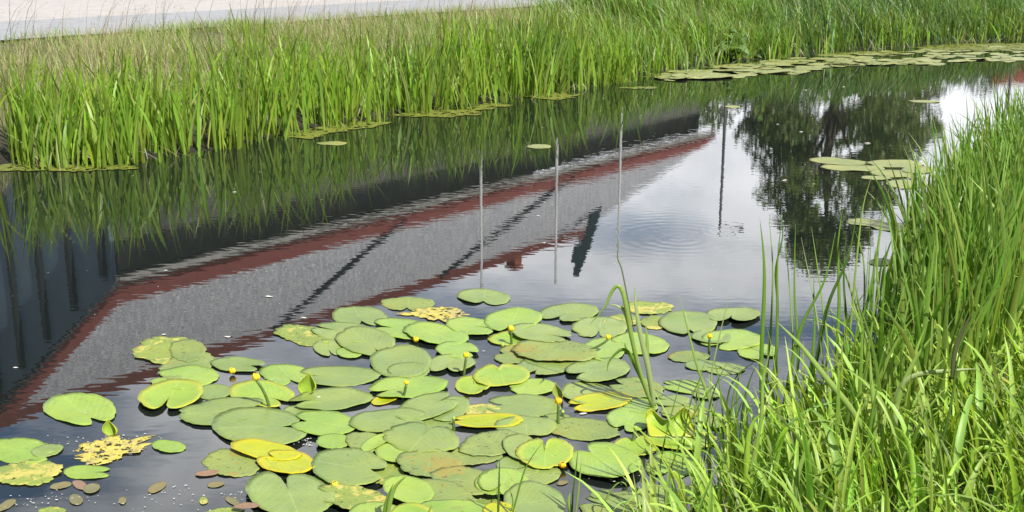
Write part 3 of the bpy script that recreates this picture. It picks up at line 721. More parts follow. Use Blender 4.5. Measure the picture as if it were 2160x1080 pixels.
# flowering grass heads
sh = Pile()
def seed_heads(X_, Y_, hgt, colr, droop=.5, nsp=14, size=.012, wid=.003, spread=.018):
    N = len(X_); base = np.stack([X_, Y_, tz(X_, Y_)], 1); az = rng.normal(.3, .7, N); th0 = np.abs(rng.normal(.10, .08, N)); th1 = rng.uniform(.3, 1.2, N)*droop
    cc = vary(N, colr, .2, .06)
    v, f, c = blades_np(base, hgt, np.full(N, wid), az, th0, th1, rng.uniform(0, 3, N), cc*.6, cc, 6, power=2.5); sh.add(v, f, c)
    tip = v.reshape(N, 7, 2, 3).mean(2); a, b = tip[:, 4], tip[:, 6]
    q = rng.uniform(0, 1, (N, nsp, 1)); p = a[:, None]*(1-q)+b[:, None]*q+rng.normal(0, 1, (N, nsp, 3))*spread*(1.1-q*.7)
    p = p.reshape(-1, 3); M = len(p)
    v, f, c = blades_np(p, rng.uniform(.5, 1.3, M)*size, rng.uniform(.5, 1, M)*size*.42, rng.uniform(0, 6.28, M), rng.uniform(0, 1.5, M), np.full(M, .3), rng.uniform(0, 3.14, M), np.repeat(cc, nsp, 0), np.repeat(cc, nsp, 0)*1.1, 1); sh.add(v, f, c)
X_, Y_, xb, tt = bank_pts(6500, .9, 5.4); px = pxof(X_, Y_, .5); rd = (X_-r0[0])*dp[0]+(Y_-r0[1])*dp[1]
k_ = (px > -80)&(px < 1650)&(rd < -.1)&((np.sin(X_*1.9+Y_*.8)+np.sin(X_*.7-Y_*1.3+1)+rng.normal(0, .8, len(X_))) > -.1)
seed_heads(X_[k_], Y_[k_], rng.uniform(.32, .52, k_.sum()), (.58, .45, .34), .6)
X_, Y_, xb, tt = bank_pts(1100, 1.0, 6.0); px = pxof(X_, Y_, .5); rd = (X_-r0[0])*dp[0]+(Y_-r0[1])*dp[1]; k_ = (px > -80)&(px < 1500)&(rd < 0)&(rng.random(1100) < np.interp(px, [0, 500, 1500], [1, .6, .45]))
seed_heads(X_[k_], Y_[k_], rng.uniform(.45, .92, k_.sum()), (.17, .14, .10), 1.5, 18, .020, .006, .010)
nq = np.array([P(x, y)[:2] for x, y in [(2130, 1075), (2150, 1060), (2100, 1080), (2075, 1000), (2090, 1010), (2040, 960), (2155, 700), (2120, 860), (2065, 985), (2140, 1090), (1900, 1075)]])
seed_heads(nq[:, 0], nq[:, 1], rng.uniform(.22, .36, len(nq)), (.55, .46, .34), .6, 60, .010, .003, .008)
tag(sh.build('grass_seed_heads', M_STRAW), 'buff and dark flowering grass heads nodding over both banks', 'grass', kind='stuff')

# algae and weed mats at the foot of the reeds
def algae_mat():
    m, t, b, o = newmat('algae'); g = t.new('ShaderNodeNewGeometry'); pos = g.outputs['Position']
    n = t.noise(pos, 16, 5, .7); n2 = t.noise(t.mapping(pos, scale=(1, 2, 1)), 50, 3, .7)
    c = t.mix(t.ramp(n, (.35, 0), (.65, 1)), (.13, .17, .02), (.28, .29, .045)); c = t.mix(t.ramp(n2, (.5, 0), (.62, 1)), c, (.07, .08, .02))
    t.l.new(c, b.inputs['Base Color']); b.inputs['Roughness'].default_value = .5; bump(t, b, n2, .8, .01)
    tp = t.new('ShaderNodeBsdfTransparent'); mx = t.new('ShaderNodeMixShader'); t.l.new(t.ramp(t.noise(t.mapping(pos, scale=(1, .6, 1)), 11, 5, .75), (.42, 0), (.46, 1)), mx.inputs[0])
    t.l.new(tp.outputs[0], mx.inputs[1]); t.l.new(b.outputs[0], mx.inputs[2]); t.l.new(mx.outputs[0], o.inputs[0]); return m
M_ALG = algae_mat()
vs, fs = [], []
for (cx, cy, a, b) in [(60,352,95,9),(170,354,80,7),(250,352,40,5),(680,270,80,10),(760,262,60,6),(900,240,75,7),(960,237,60,6),(1010,228,30,4),(1130,190,60,9),(1160,203,60,6),(1040,222,35,4),(1380,160,40,3),(640,284,50,7),(1640,135,60,4),(1350,185,40,2.5),(1560,140,70,5),(1800,112,120,4),(2060,98,150,6),(2130,100,80,8)]:
    k = 40; i0 = len(vs); vs.append(P(cx, cy, .006)); sdv = rng.uniform(0, 6, 4)
    for i in range(k):
        th = 2*math.pi*i/k; r = 1+.18*math.sin(3*th+sdv[0])+.12*math.sin(7*th+sdv[1])+.08*math.sin(13*th+sdv[2])
        vs.append(P(cx+a*r*math.cos(th), cy+b*r*math.sin(th), .005))
    for i in range(k): fs.append((i0, i0+1+i, i0+1+(i+1) % k))
tag(mesh_np('algae_mats', vs, [f[::-1] for f in fs], M_ALG), 'yellow green algae mats floating at the foot of the far reeds', 'algae', kind='stuff')

# white fluff and scraps on the water
M_FLUFF = simple('fluff', (.55, .54, .48), (.72, .70, .64), 80, .8)
vs, fs = [], []
def scrap(px_, py_, s, el=1.8):
    c = P(px_, py_, .003); a = rng.uniform(-.5, .5); n = 6; i0 = len(vs); k = c[1]/F
    vs.append(c+np.array([0, 0, s*k*.35]))
    for i in range(n):
        th = 2*math.pi*i/n; r = s*k*rng.uniform(.6, 1.2); x, y = r*el*math.cos(th), r*math.sin(th)
        vs.append(c+np.array([x*math.cos(a)-y*math.sin(a), x*math.sin(a)+y*math.cos(a), 0]))
    for i in range(n): fs.append((i0, i0+1+i, i0+1+(i+1) % n))
for (x, y, s) in [(567,625,5),(640,670,4),(480,710,4),(350,570,2.5),(345,705,3),(495,405,3),(905,980,2),(1700,190,2),(1790,205,2),(1830,302,4),(1655,380,4),(1690,278,3),(1640,262,2),(1780,183,2),(1550,305,2),(1135,455,2.5),(1148,512,2.5),(1505,300,2),(32,775,4),(672,838,6),(1020,740,2),(690,866,4),(180,870,2),(1230,872,5),(1085,905,5)]: scrap(x, y, s)
for _ in range(230):
    cxy = random.choice([(370,1035,60,14),(120,1045,70,10),(60,1060,50,14),(300,1060,110,18),(590,800,40,5),(170,930,90,10),(500,1040,30,8),(820,1000,40,8),(1290,1000,40,12),(1010,1050,40,8),(640,930,20,8),(250,925,60,8)])
    scrap(random.gauss(cxy[0], cxy[2]*.6), min(1079, random.gauss(cxy[1], cxy[3]*.7)), random.uniform(.7, 2.2), random.uniform(1, 2.4))
for _ in range(110): scrap(random.uniform(0, 2100), random.uniform(180, 700), random.uniform(.5, 1.1))
tag(mesh_np('water_scraps', vs, fs, M_FLUFF), 'pale fluff, bubbles and plant scraps scattered on the water surface', 'debris', kind='stuff')

# ------------------------------------------------------------------ right bank
def near_pts(N, t0, t1, ymin=2.1, xmax=6):
    x = rng.uniform(.15, xmax, N); t = rng.uniform(t0, t1, N); s = (ynear(x+.02)-ynear(x-.02))/.04; L = np.hypot(1, s)
    X_, Y_ = x+s/L*t, ynear(x)-t/L; px = pxof(X_, Y_, .1)
    k = (Y_ > ymin)&(px < 2420)&(px > 1330)&(X_ > .3)
    return X_[k], Y_[k], t[k], px[k]
ng = Pile()
X_, Y_, tt, px = near_pts(27000, .0, 3.2); N = len(X_)
az = rng.normal(2.7, 1.2, N); c1 = vary(N, (.31, .50, .06), .25, .10); c1[rng.random(N) < .25] *= .6
hl = rng.random(N) < .10; c1[hl] = vary(hl.sum(), (.50, .64, .22), .12, .05); dr = rng.random(N) < .06; c1[dr] = vary(dr.sum(), (.50, .47, .26), .15, .05)  # hl: highlights painted as paler blades; dr: dry blades
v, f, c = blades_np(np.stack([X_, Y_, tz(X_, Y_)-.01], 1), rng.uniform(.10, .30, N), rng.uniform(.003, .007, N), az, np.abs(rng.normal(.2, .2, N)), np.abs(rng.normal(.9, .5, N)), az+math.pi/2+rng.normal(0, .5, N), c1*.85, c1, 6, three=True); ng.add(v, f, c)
X_, Y_, tt, px = near_pts(9000, -.02, 2.6); N = len(X_)
az = rng.normal(2.6, 1.3, N); c1 = vary(N, (.35, .56, .07), .22, .09); c1[rng.random(N) < .22] *= .5
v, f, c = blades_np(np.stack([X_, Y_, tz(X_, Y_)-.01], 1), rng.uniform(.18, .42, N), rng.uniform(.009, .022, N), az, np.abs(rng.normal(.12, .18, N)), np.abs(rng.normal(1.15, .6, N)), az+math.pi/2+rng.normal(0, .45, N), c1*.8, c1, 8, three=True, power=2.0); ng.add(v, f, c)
X_, Y_, tt, px = near_pts(2600, -.10, 2.6); N = len(X_)
az = rng.normal(2.7, 1.2, N); c1 = vary(N, (.38, .58, .11), .2, .08)
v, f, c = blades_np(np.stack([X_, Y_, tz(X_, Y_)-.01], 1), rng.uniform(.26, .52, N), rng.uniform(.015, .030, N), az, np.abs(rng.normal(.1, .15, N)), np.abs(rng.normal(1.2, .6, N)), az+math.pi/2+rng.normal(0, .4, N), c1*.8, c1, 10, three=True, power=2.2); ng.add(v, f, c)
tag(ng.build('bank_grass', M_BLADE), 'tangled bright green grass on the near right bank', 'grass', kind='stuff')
sg = Pile(); X_, Y_, tt, px = near_pts(16000, -.34, .50); k_ = px+tt*120 > 1770+rng.normal(0, 40, len(px)); X_, Y_, tt, px = X_[k_], Y_[k_], tt[k_], px[k_]
hh = np.interp(px, [1600, 1750, 1900, 2000, 2160], [.42, .46, .66, .80, .90]); cp = np.sin(X_*9+Y_*4)+rng.normal(0, .8, len(X_)); k_ = (cp > -.2)&(rng.random(len(X_)) < np.interp(px, [1700, 1880, 1980, 2080], [.06, .14, .50, .8])); X_, Y_, hh, px = X_[k_], Y_[k_], hh[k_], px[k_]; N = len(X_)
c1 = vary(N, (.10, .25, .022), .25, .1); yy = rng.random(N) < .40; c1[yy] = vary(yy.sum(), (.27, .42, .09), .2, .1)
v, f, c = blades_np(np.stack([X_, Y_, np.maximum(tz(X_, Y_)-.02, -.04)], 1), hh*rng.uniform(.6, 1.12, N), rng.uniform(.011, .024, N), rng.uniform(0, 6.28, N), np.abs(rng.normal(.07, .12, N)), np.abs(rng.normal(.22, .38, N)), rng.normal(0, .7, N), vary(N, (.18, .27, .04)), c1, 9, three=True, power=2.2); sg.add(v, f, c)
tag(sg.build('sedges', M_BLADE), 'tall upright sedges crowding the right water edge', 'sedges', kind='stuff')

# single plants one can tell apart in front
def leaf_px(name, pts, width, colr, parent, zs=None, Y0=None, ymul=0., fold=.12, tw=.6, base_w=.6):
    """a leaf along a sight-line path, standing at the distance of its foot"""
    b = P(*pts[0]) if Y0 is None else V(pts[0][0], pts[0][1], Y0); yb = b[1]
    c = [V(x, y, yb+ymul*i) for i, (x, y) in enumerate(pts)]
    # smooth
    ts = np.linspace(0, len(c)-1, 22); out = []
    for t in ts:
        i = min(int(t), len(c)-2); u = t-i; p0, p1, p2, p3 = c[max(i-1, 0)], c[i], c[i+1], c[min(i+2, len(c)-1)]
        out.append(.5*((2*p1)+(-p0+p2)*u+(2*p0-5*p1+4*p2-p3)*u*u+(-p0+3*p1-3*p2+p3)*u**3))
    vs = []; n = len(out)
    for i, p in enumerate(out):
        q = i/(n-1); d = out[min(i+1, n-1)]-out[max(i-1, 0)]; d /= np.linalg.norm(d)+1e-9
        a = np.cross(d, (math.sin(tw*q), -math.cos(tw*q), 0)); a /= np.linalg.norm(a)+1e-9; nn = np.cross(a, d)
        wd = width*.5*(base_w+(1-base_w)*min(1, q*3))*max(.04, (1-q**3)); vs += [p-a*wd, p+nn*wd*fold, p+a*wd]
    fs = []
    for i in range(n-1):
        k = i*3; fs += [(k, k+1, k+4, k+3), (k+1, k+2, k+5, k+4)]
    q = np.repeat(np.linspace(0, 1, n), 3)[:, None]; cc = np.array(colr)[None]*(.85+.2*q)
    o = mesh_np(name, vs, fs, M_BLADE, cc); md = o.modifiers.new('t', 'SOLIDIFY'); md.thickness = .0008
    return child(o, parent)
LG, MG, DG, PG, YG = (.34, .50, .12), (.18, .36, .04), (.075, .18, .028), (.44, .54, .26), (.38, .58, .07)
def plant(name, base, lab, leaves, cat='reed', group=None, Y0=None):
    root = empty(name, tuple(P(*base)) if Y0 is None else tuple(V(base[0], base[1], Y0)), lab, cat, group)
    for l in leaves: leaf_px('leaf', l[0], l[1], l[2], root, Y0=Y0, **(l[3] if len(l) > 3 else {}))
    return root
plant('reed', (1376,852), 'reed with long bent over leaves rising between the lily pads', [
  ([(1378,862),(1352,790),(1332,710),(1322,650),(1312,612),(1300,604),(1287,622),(1278,645),(1262,665),(1245,683)], .019, LG),
  ([(1376,860),(1350,790),(1332,715),(1318,660),(1300,645),(1284,643)], .014, PG),
  ([(1380,858),(1368,780),(1350,700),(1341,640),(1340,602)], .022, PG, {'base_w': .8}),
  ([(1374,855),(1340,765),(1318,738),(1300,745),(1284,765),(1281,784)], .014, MG),
  ([(1378,856),(1366,770),(1365,720),(1362,686)], .019, LG),
  ([(1372,850),(1352,800),(1330,755),(1318,728),(1322,735)], .011, MG)])
plant('reed', (1330,735), 'thin upright reed stalk crossing the rippled water behind the bent reed', [([(1338,700),(1326,640),(1312,570),(1303,545),(1304,520),(1303,500)], .006, (.20,.22,.14))], Y0=P(1376,852)[1]+.02)
plant('reed', (1508,862), 'slender slanting reed right of the bent one', [([(1512,905),(1495,840),(1470,770),(1450,690),(1432,624)], .011, LG), ([(1506,880),(1500,800),(1520,700),(1540,620)], .007, PG)])
fs_ = []
for _ in range(17):
    bx = random.uniform(1430, 1590); by = random.uniform(850, 1010); h_ = random.uniform(90, 210); l_ = random.uniform(-45, 70)
    fs_.append(([(bx, by+10), (bx+l_*.15, by-h_*.4), (bx+l_*.5, by-h_*.75), (bx+l_, by-h_)], random.uniform(.004, .009), random.choice([LG, MG, DG, PG])))
plant('reed', (1510,935), 'loose spray of thin green stems between the last pads and the bank grass', fs_)
plant('reed', (1392,1000), 'fine arching stems over the pads near the right bank', [([(1400,1075),(1412,1000),(1450,900),(1500,820),(1560,770)], .006, MG), ([(1388,1060),(1396,960),(1420,860),(1440,790)], .005, MG)])
plant('reed', (1270,1085), 'thin bowed stem arching over the olive pad at the bottom', [([(1262,1095),(1280,1050),(1300,1022),(1318,1020),(1328,1045)], .006, LG)])
plant('reed', (1208,1080), 'dark thin upright stem between the oval pad and the bottom edge', [([(1206,1100),(1209,1040),(1215,990),(1219,950)], .006, DG), ([(1212,1100),(1222,1020),(1226,975)], .007, LG), ([(1208,1100),(1200,1060),(1203,1040)], .014, LG)])
plant('reed', (1060,1085), 'dark straight reed stem in front of the round light pad', [([(1050,1110),(1052,1040),(1054,968)], .0075, DG), ([(1075,1110),(1090,1050),(1110,985),(1145,932)], .006, MG), ([(1070,1100),(1082,1060),(1072,1025)], .005, MG)])
plant('reed', (825,1085), 'short broad green blade standing at the lower edge', [([(815,1110),(822,1060),(835,1025),(858,1004)], .016, LG), ([(808,1110),(814,1060),(830,1020)], .010, MG)])
plant('reed', (905,1085), 'thin green blade tip beside the short broad one at the lower edge', [([(895,1110),(902,1085),(912,1065)], .009, LG)])
plant('reed', (1405,1085), 'pale arching blade leaning over the lowest pads beside the bank', [([(1392,1100),(1360,1050),(1335,1025),(1312,1003)], .012, LG), ([(1420,1110),(1440,1040),(1425,1000),(1413,996)], .020, YG)])
plant('reed', (1440,1085), 'broad pale blade bending left out of the bank grass at the bottom', [([(1480,1120),(1440,1070),(1475,1040),(1510,1022)], .018, LG), ([(1425,1110),(1430,1060),(1440,1015)], .022, LG)])
G1 = 'single sedge plants at the right water edge'
plant('sedge', (1610,870), 'leftmost tall sedge with two straight blades against the water', [
  ([(1608,880),(1606,760),(1612,620),(1611,540),(1603,462)], .017, MG, {'base_w': 1}), ([(1612,875),(1620,760),(1628,660),(1630,560),(1622,456)], .011, LG), ([(1616,880),(1636,760),(1640,660),(1640,560),(1650,452)], .013, MG)], 'sedge', G1)
plant('sedge', (1650,880), 'sedge with dark blades fanning right, second from the left', [
  ([(1640,880),(1638,760),(1640,640),(1636,570),(1650,505),(1650,455)], .010, DG), ([(1650,885),(1664,800),(1690,690),(1740,590),(1762,490)], .016, MG, {'base_w': 1}), ([(1655,880),(1672,760),(1668,640),(1657,508)], .009, LG), ([(1660,885),(1684,760),(1676,620),(1678,472)], .012, MG)], 'sedge', G1)
plant('sedge', (1700,870), 'sedge with a pale tip leaning left over the mirrored tree', [
  ([(1690,870),(1722,760),(1748,640),(1790,540),(1810,430)], .017, DG, {'base_w': 1}), ([(1705,880),(1735,800),(1725,680),(1690,500)], .009, PG), ([(1712,870),(1745,760),(1735,640),(1712,480)], .010, LG), ([(1700,880),(1710,780),(1718,700),(1716,580)], .014, MG)], 'sedge', G1)
plant('sedge', (1770,850), 'sedge crowned by one very tall blade reaching the pale pads', [
  ([(1768,860),(1764,760),(1770,640),(1768,520),(1778,436)], .016, MG), ([(1775,850),(1800,740),(1838,600),(1862,440)], .014, MG), ([(1760,860),(1792,700),(1806,560),(1820,440),(1840,368)], .010, LG), ([(1770,855),(1790,750),(1780,600),(1785,500)], .013, DG), ([(1765,855),(1770,760),(1748,640)], .008, PG)], 'sedge', G1)
plant('sedge', (1830,820), 'sedge with broad dark leaning blades beside the thick stand', [
  ([(1815,830),(1850,740),(1880,640),(1920,540),(1950,470)], .022, DG), ([(1830,820),(1860,700),(1850,560),(1868,430)], .014, LG), ([(1840,820),(1870,720),(1905,600),(1900,470)], .014, MG), ([(1825,830),(1835,740),(1800,640),(1790,560)], .010, PG)], 'sedge', G1)
plant('sedge', (2070,560), 'tallest sedges with dark pointed tips at the right edge', [
  ([(2060,620),(2075,480),(2120,380),(2160,300),(2150,200)], .018, DG), ([(2120,600),(2128,470),(2130,350),(2112,240)], .014, DG), ([(2040,600),(2042,480),(2030,350),(2026,250)], .016, MG), ([(2000,610),(1990,480),(1975,360),(1972,280)], .014, LG), ([(2090,610),(2100,480),(2090,360),(2098,262)], .015, MG), ([(1960,620),(1965,500),(1940,380),(1915,290)], .010, LG), ([(2000,605),(2012,480),(2015,340),(2008,240)], .009, LG)], 'sedge', G1)
G2 = 'broad single blades standing out of the near bank grass'
def bankblade(lab, leaves, base, Y0): plant('grass_tuft', base, lab, leaves, 'grass tuft', G2, Y0=Y0)
bankblade('thick upright bright stem rising from the bottom right grass beside the water', [([(1575,1110),(1575,1000),(1578,930),(1590,890),(1612,870)], .020, YG, {'base_w': 1}), ([(1580,1000),(1605,890),(1610,800),(1625,740)], .012, LG)], (1575,1085), 3.15)
bankblade('broad pale blade curving right above the middle of the bank grass', [([(1885,900),(1890,850),(1905,810),(1940,790),(2010,782),(2060,778)], .024, PG, {'base_w': 1}), ([(1880,920),(1895,840),(1930,760),(1975,700)], .024, LG)], (1885,950), 3.4)
bankblade('long dark seed stalk leaning right across the bank grass', [([(1955,1080),(1975,980),(2005,860),(2020,760),(2045,680)], .010, DG), ([(2008,800),(2015,740),(2035,690),(2050,660)], .016, (.12, .13, .06))], (1955,1080), 3.1)
bankblade('wide green blade crossing from upper left down into the bank grass', [([(1850,960),(1800,870),(1745,800),(1690,730),(1640,680)], .020, LG), ([(1840,970),(1845,880),(1838,800),(1835,740)], .018, LG)], (1850,1000), 3.3)
bankblade('pale blade arching down at the lower right corner', [([(2070,1010),(2050,965),(2075,945),(2110,955),(2150,995)], .018, YG)], (2070,1030), 3.1)
bankblade('long blade sweeping right out of the lower bank grass', [([(1680,1090),(1700,1040),(1740,990),(1800,950)], .014, LG), ([(1690,1090),(1680,1020),(1700,950),(1720,900)], .018, LG)], (1680,1100), 3.0)

# ------------------------------------------------------------------ mirrored surroundings: building
E0 = PR(245, 596, 6.4); 
lo = PR(1480, 288, 6.4); dE = lo-E0; LEN = np.linalg.norm(dE)+1; dE /= np.linalg.norm(dE); UP = np.array([0, 0, 1.])
dPp = np.array([-dE[1], dE[0], 0])    # away from the viewer
# ridge end: on the rake through the mirrored pixel (-8, 868)
best = None
for wv_ in np.arange(2, 12, .05):
    q = E0+dPp*wv_
    for hr in np.arange(8, 20, .1):
        p = np.array([q[0], q[1], hr]); f_ = p[1]*math.cos(PITCH)+(hr+CAM_H)*math.sin(PITCH); upc = p[1]*math.sin(PITCH)-(hr+CAM_H)*math.cos(PITCH)
        e = (1080+F*p[0]/f_+8)**2+(540-F*upc/f_-868)**2
        if best is None or e < best[0]: best = (e, wv_, hr)
_, WV, HR = best; print('building', E0, WV, HR, LEN)
M_SLATE, t, b, o_ = newmat('roof_slate'); tcn = t.new('ShaderNodeTexCoord'); g_ = t.new('ShaderNodeNewGeometry')
n_ = t.noise(g_.outputs['Position'], 1.2, 6, .7); n2_ = t.noise(g_.outputs['Position'], 9, 4, .8)
t.l.new(t.mix(t.ramp(n2_, (.47, 0), (.60, 1)), t.mix(n_, (.15, .16, .19), (.33, .33, .35)), (.60, .60, .60)), b.inputs['Base Color']); b.inputs['Roughness'].default_value = .8  # the pale speckle is scratchy highlights put into the slate colour
M_REDTILE = simple('red_roof_trim', (.13, .030, .022), (.22, .052, .034), 5, .75)
M_NAVY = simple('navy_boards', (.12, .19, .27), (.17, .25, .34), 1.2, .6)
M_DARKW = simple('dark_wall', (.06, .065, .06), (.14, .14, .13), 1.5, .8)
M_BATTEN = simple('dark_battens', (.010, .014, .02), (.02, .025, .03), 2, .7)
M_GUT = simple('pale_gutter', (.32, .32, .30), (.44, .43, .41), 3, .5)
M_GLASS, t, b, o_ = newmat('window_glass'); b.inputs['Base Color'].default_value = (.03, .04, .05, 1); b.inputs['Roughness'].default_value = .05
M_BRICK = simple('chimney_brick', (.30, .08, .05), (.38, .13, .08), 6, .85)
M_TEAL = simple('teal_sheet_metal', (.008, .024, .03), (.012, .04, .048), 3, .5)
M_GALV = simple('galvanised_pole', (.55, .56, .57), (.68, .68, .68), 6, .5)
M_DKPOLE = simple('dark_pole', (.07, .075, .08), (.11, .11, .12), 6, .6)
gz = .6; o0 = np.array([E0[0], E0[1], 0.]); bl = empty('long_building', (o0[0], o0[1], gz), 'long dark building with grey red edged roof, mirrored upside down in the water', 'building')
HE, RISE = E0[2], HR-E0[2]; off = .5
slope = (dPp*WV+UP*RISE); SL = np.linalg.norm(slope); slope /= SL; nrm = np.cross(dE, slope); nrm = nrm if nrm[2] > 0 else -nrm
slopeb = (-dPp*WV+UP*RISE)/SL; nb = np.cross(slopeb, dE); nb = nb if nb[2] > 0 else -nb
E0g = E0.copy(); Eb = E0+dPp*2*WV
boxmesh('wall', [obox(o0, dE, dPp, UP, .4, LEN-.4, off, 2*WV-off, gz-.4, HE-.05)], M_DARKW, bl)
# gable wall
gv_ = [o0+dE*.35+dPp*s+UP*h for s, h in ((off, gz-.4), (2*WV-off, gz-.4), (2*WV-off, HE+.55*RISE*off/WV), (WV, HR-.35), (off, HE+.55*RISE*off/WV))]
gv2 = [p-dE*.12 for p in gv_]; vs = gv_+gv2; fs = [(0, 1, 2, 3, 4), (9, 8, 7, 6, 5)]+[(i, (i+1) % 5, 5+(i+1) % 5, 5+i) for i in range(5)]
tri_fix('gable_wall', vs, [f for f in fs], M_NAVY, parent=bl)
for p in bpy.data.objects['gable_wall'].data.polygons: p.use_smooth = False
for k in range(9):
    s = .8+k*(2*WV-1.6)/8; h = HE+RISE*(1-abs(s-WV)/WV)-.55
    boxmesh('batten', [obox(o0, dE, dPp, UP, .10, .24, s-.09, s+.09, gz, h)], M_BATTEN, bl)
rf = boxmesh('roof', [obox(E0, dE, slope, nrm, 0, LEN, 0, SL, 0, .16), obox(Eb, dE, slopeb, nb, 0, LEN, 0, SL-.01, 0, .16)], M_SLATE, bl)
for nm, bx in [('eave_trim', obox(E0, dE, slope, nrm, -.02, LEN+.02, -.05, 1.05, .10, .22)), ('ridge_trim', obox(E0+slope*SL, dE, dPp, UP, -.08, LEN+.03, -.28, .28, -.30, .40)),
               ('verge_trim', obox(E0, dE, slope, nrm, -.06, .42, 1.05, SL-.25, .10, .23)),
               ]:
    boxmesh(nm, [bx], M_REDTILE, bl)
def along(pxt, pyt):   # distance along the eave of a mirrored pixel
    q = PR(pxt, pyt, HE); return float(np.dot(q-E0, dE))
for (x, y) in ((880, 452), (1240, 362)):
    s = along(x, y); boxmesh('fire_wall', [obox(E0, dE, slope, nrm, s, s+.16, .1, SL-.2, .12, .30)], M_BATTEN, bl)
boxmesh('gutter', [obox(E0, dE, dPp, UP, 0, LEN, -.16, .02, -.15, -.02)], M_GUT, bl)
for k in range(14):
    s = 1.6+k*(LEN-3)/14
    fr = boxmesh('window', [obox(o0, dE, dPp, UP, s, s+1.3, off-.05, off+.1, 2.6, 4.3)], M_BATTEN, bl)
    pn = boxmesh('pane', [obox(o0, dE, dPp, UP, s+.09, s+.62, off-.08, off-.04, 2.7, 4.2), obox(o0, dE, dPp, UP, s+.68, s+1.21, off-.08, off-.04, 2.7, 4.2)], M_GLASS, fr)
    pn.location = (0, 0, 0)
RG = E0+slope*SL
def onridge(px_, h):  # ridge station seen mirrored at column px_
    bs = min(np.arange(0, LEN, .1), key=lambda s: abs(1080+F*(RG+dE*s)[0]/((RG+dE*s)[1]*math.cos(PITCH)+(HR+CAM_H)*math.sin(PITCH))-px_)); return RG+dE*bs
q = onridge(1085, 0); boxmesh('chimney', [obox(q, dE, dPp, UP, -.24, .24, -.24, .24, -1.2, .75), obox(q, dE, dPp, UP, -.30, .30, -.30, .30, .75, .9)], M_BRICK, bl)
q = onridge(1168, 0)-UP*1.85-dPp*2.4
def lean(z0, z1, w0, w1, s0, s1):
    ln = lambda z: -ex_*.26*z
    return [q+UP*z0+ln(z0)+ex_*a+ey_*b for a, b in ((-w0, -.2), (s0, -.2), (s0, .2), (-w0, .2))]+[q+UP*z1+ln(z1)+ex_*a+ey_*b for a, b in ((-w1, -.2), (s1, -.2), (s1, .2), (-w1, .2))]
ex_, ey_ = np.array([1., 0, 0]), np.array([0, 1., 0])
boxmesh('ventilation_tower', [lean(-.6, 1.9, .17, .22, .20, .22), lean(1.9, 2.7, .50, .46, .2, .12), lean(2.7, 3.3, .26, .2, .1, .04)], M_TEAL, bl)
q = onridge(1325, 0); boxmesh('pipe', [obox(q, dE, dPp, UP, -.10, .10, -.1, .1, -2.0, 1.3)], M_GALV, bl)

# poles
def pole(px_, ytip, D, mat, lab, r=.035, arm=False, z0=.6):
    d = ray(px_, ytip); t_ = D/d[1]; H_ = -d[2]*t_-CAM_H; x = d[0]*t_
    root = empty('pole', (x, D, z0), lab, 'pole')
    vs, fs = tube([(x, D, z0-.3), (x, D, (z0+H_)/2), (x, D, H_)], [r, r*.85, r*.7], 10); tri_fix('shaft', vs, fs, mat, parent=root)
    if arm:
        vs, fs = tube([(x, D, H_-.12), (x+.25, D, H_-.06), (x+.55, D, H_-.07)], [r*.6, r*.6, r*1.4], 8); tri_fix('lamp_arm', vs, fs, mat, parent=root)
    vs, fs = tube([(x, D, H_-.02), (x, D, H_+.03), (x, D, H_+.06)], [r*.95, r*.95, r*.2], 10); tri_fix('cap', vs, fs, mat, parent=root)
pole(1016, 604, 25, M_GALV, 'pale pole mirrored left of the brick chimney', .038)
pole(1172, 594, 22.3, M_GALV, 'pale pole mirrored beside the teal tower, its foot at the top edge of the view', .035)
pole(1304, 520, 27, M_GALV, 'pale pole mirrored in line with the thin reed stalk', .036)
pole(1518, 488, 27, M_DKPOLE, 'dark lamp post with short arm mirrored at the ripple rings', .04, True)
pole(2124, 236, 40, M_DKPOLE, 'dark pole mirrored at the far right in the bright water', .06)

# red roofed house mirrored at the right edge
h0 = PR(2105, 150, 5.6); hs = empty('red_roofed_house', (h0[0]+4, h0[1], .6), 'brick house with red tiled roof mirrored at the upper right edge', 'house')
ex, ey = np.array([1., 0, 0]), np.array([0, 1., 0]); hb = np.array([h0[0], h0[1], 0])
boxmesh('wall', [obox(hb, ex, ey, UP, .3, 13.7, .3, 8.7, .2, 4.0)], M_BRICK, hs)
vs = [hb+ex*a+ey*b_+UP*h for a, b_, h in ((0, 0, 3.9), (14, 0, 3.9), (14, 9, 3.9), (0, 9, 3.9), (1.5, 4.5, 6.9), (12.5, 4.5, 6.9))]
o = tri_fix('roof', vs, [(0, 1, 5, 4), (1, 2, 5), (2, 3, 4, 5), (3, 0, 4), (3, 2, 1, 0)], M_REDTILE, parent=hs)
for p in o.data.polygons: p.use_smooth = False
for k in range(4): boxmesh('window', [obox(hb, ex, ey, UP, 1.5+k*3.2, 2.8+k*3.2, .22, .35, 1.6, 3.0)], M_GLASS, hs)

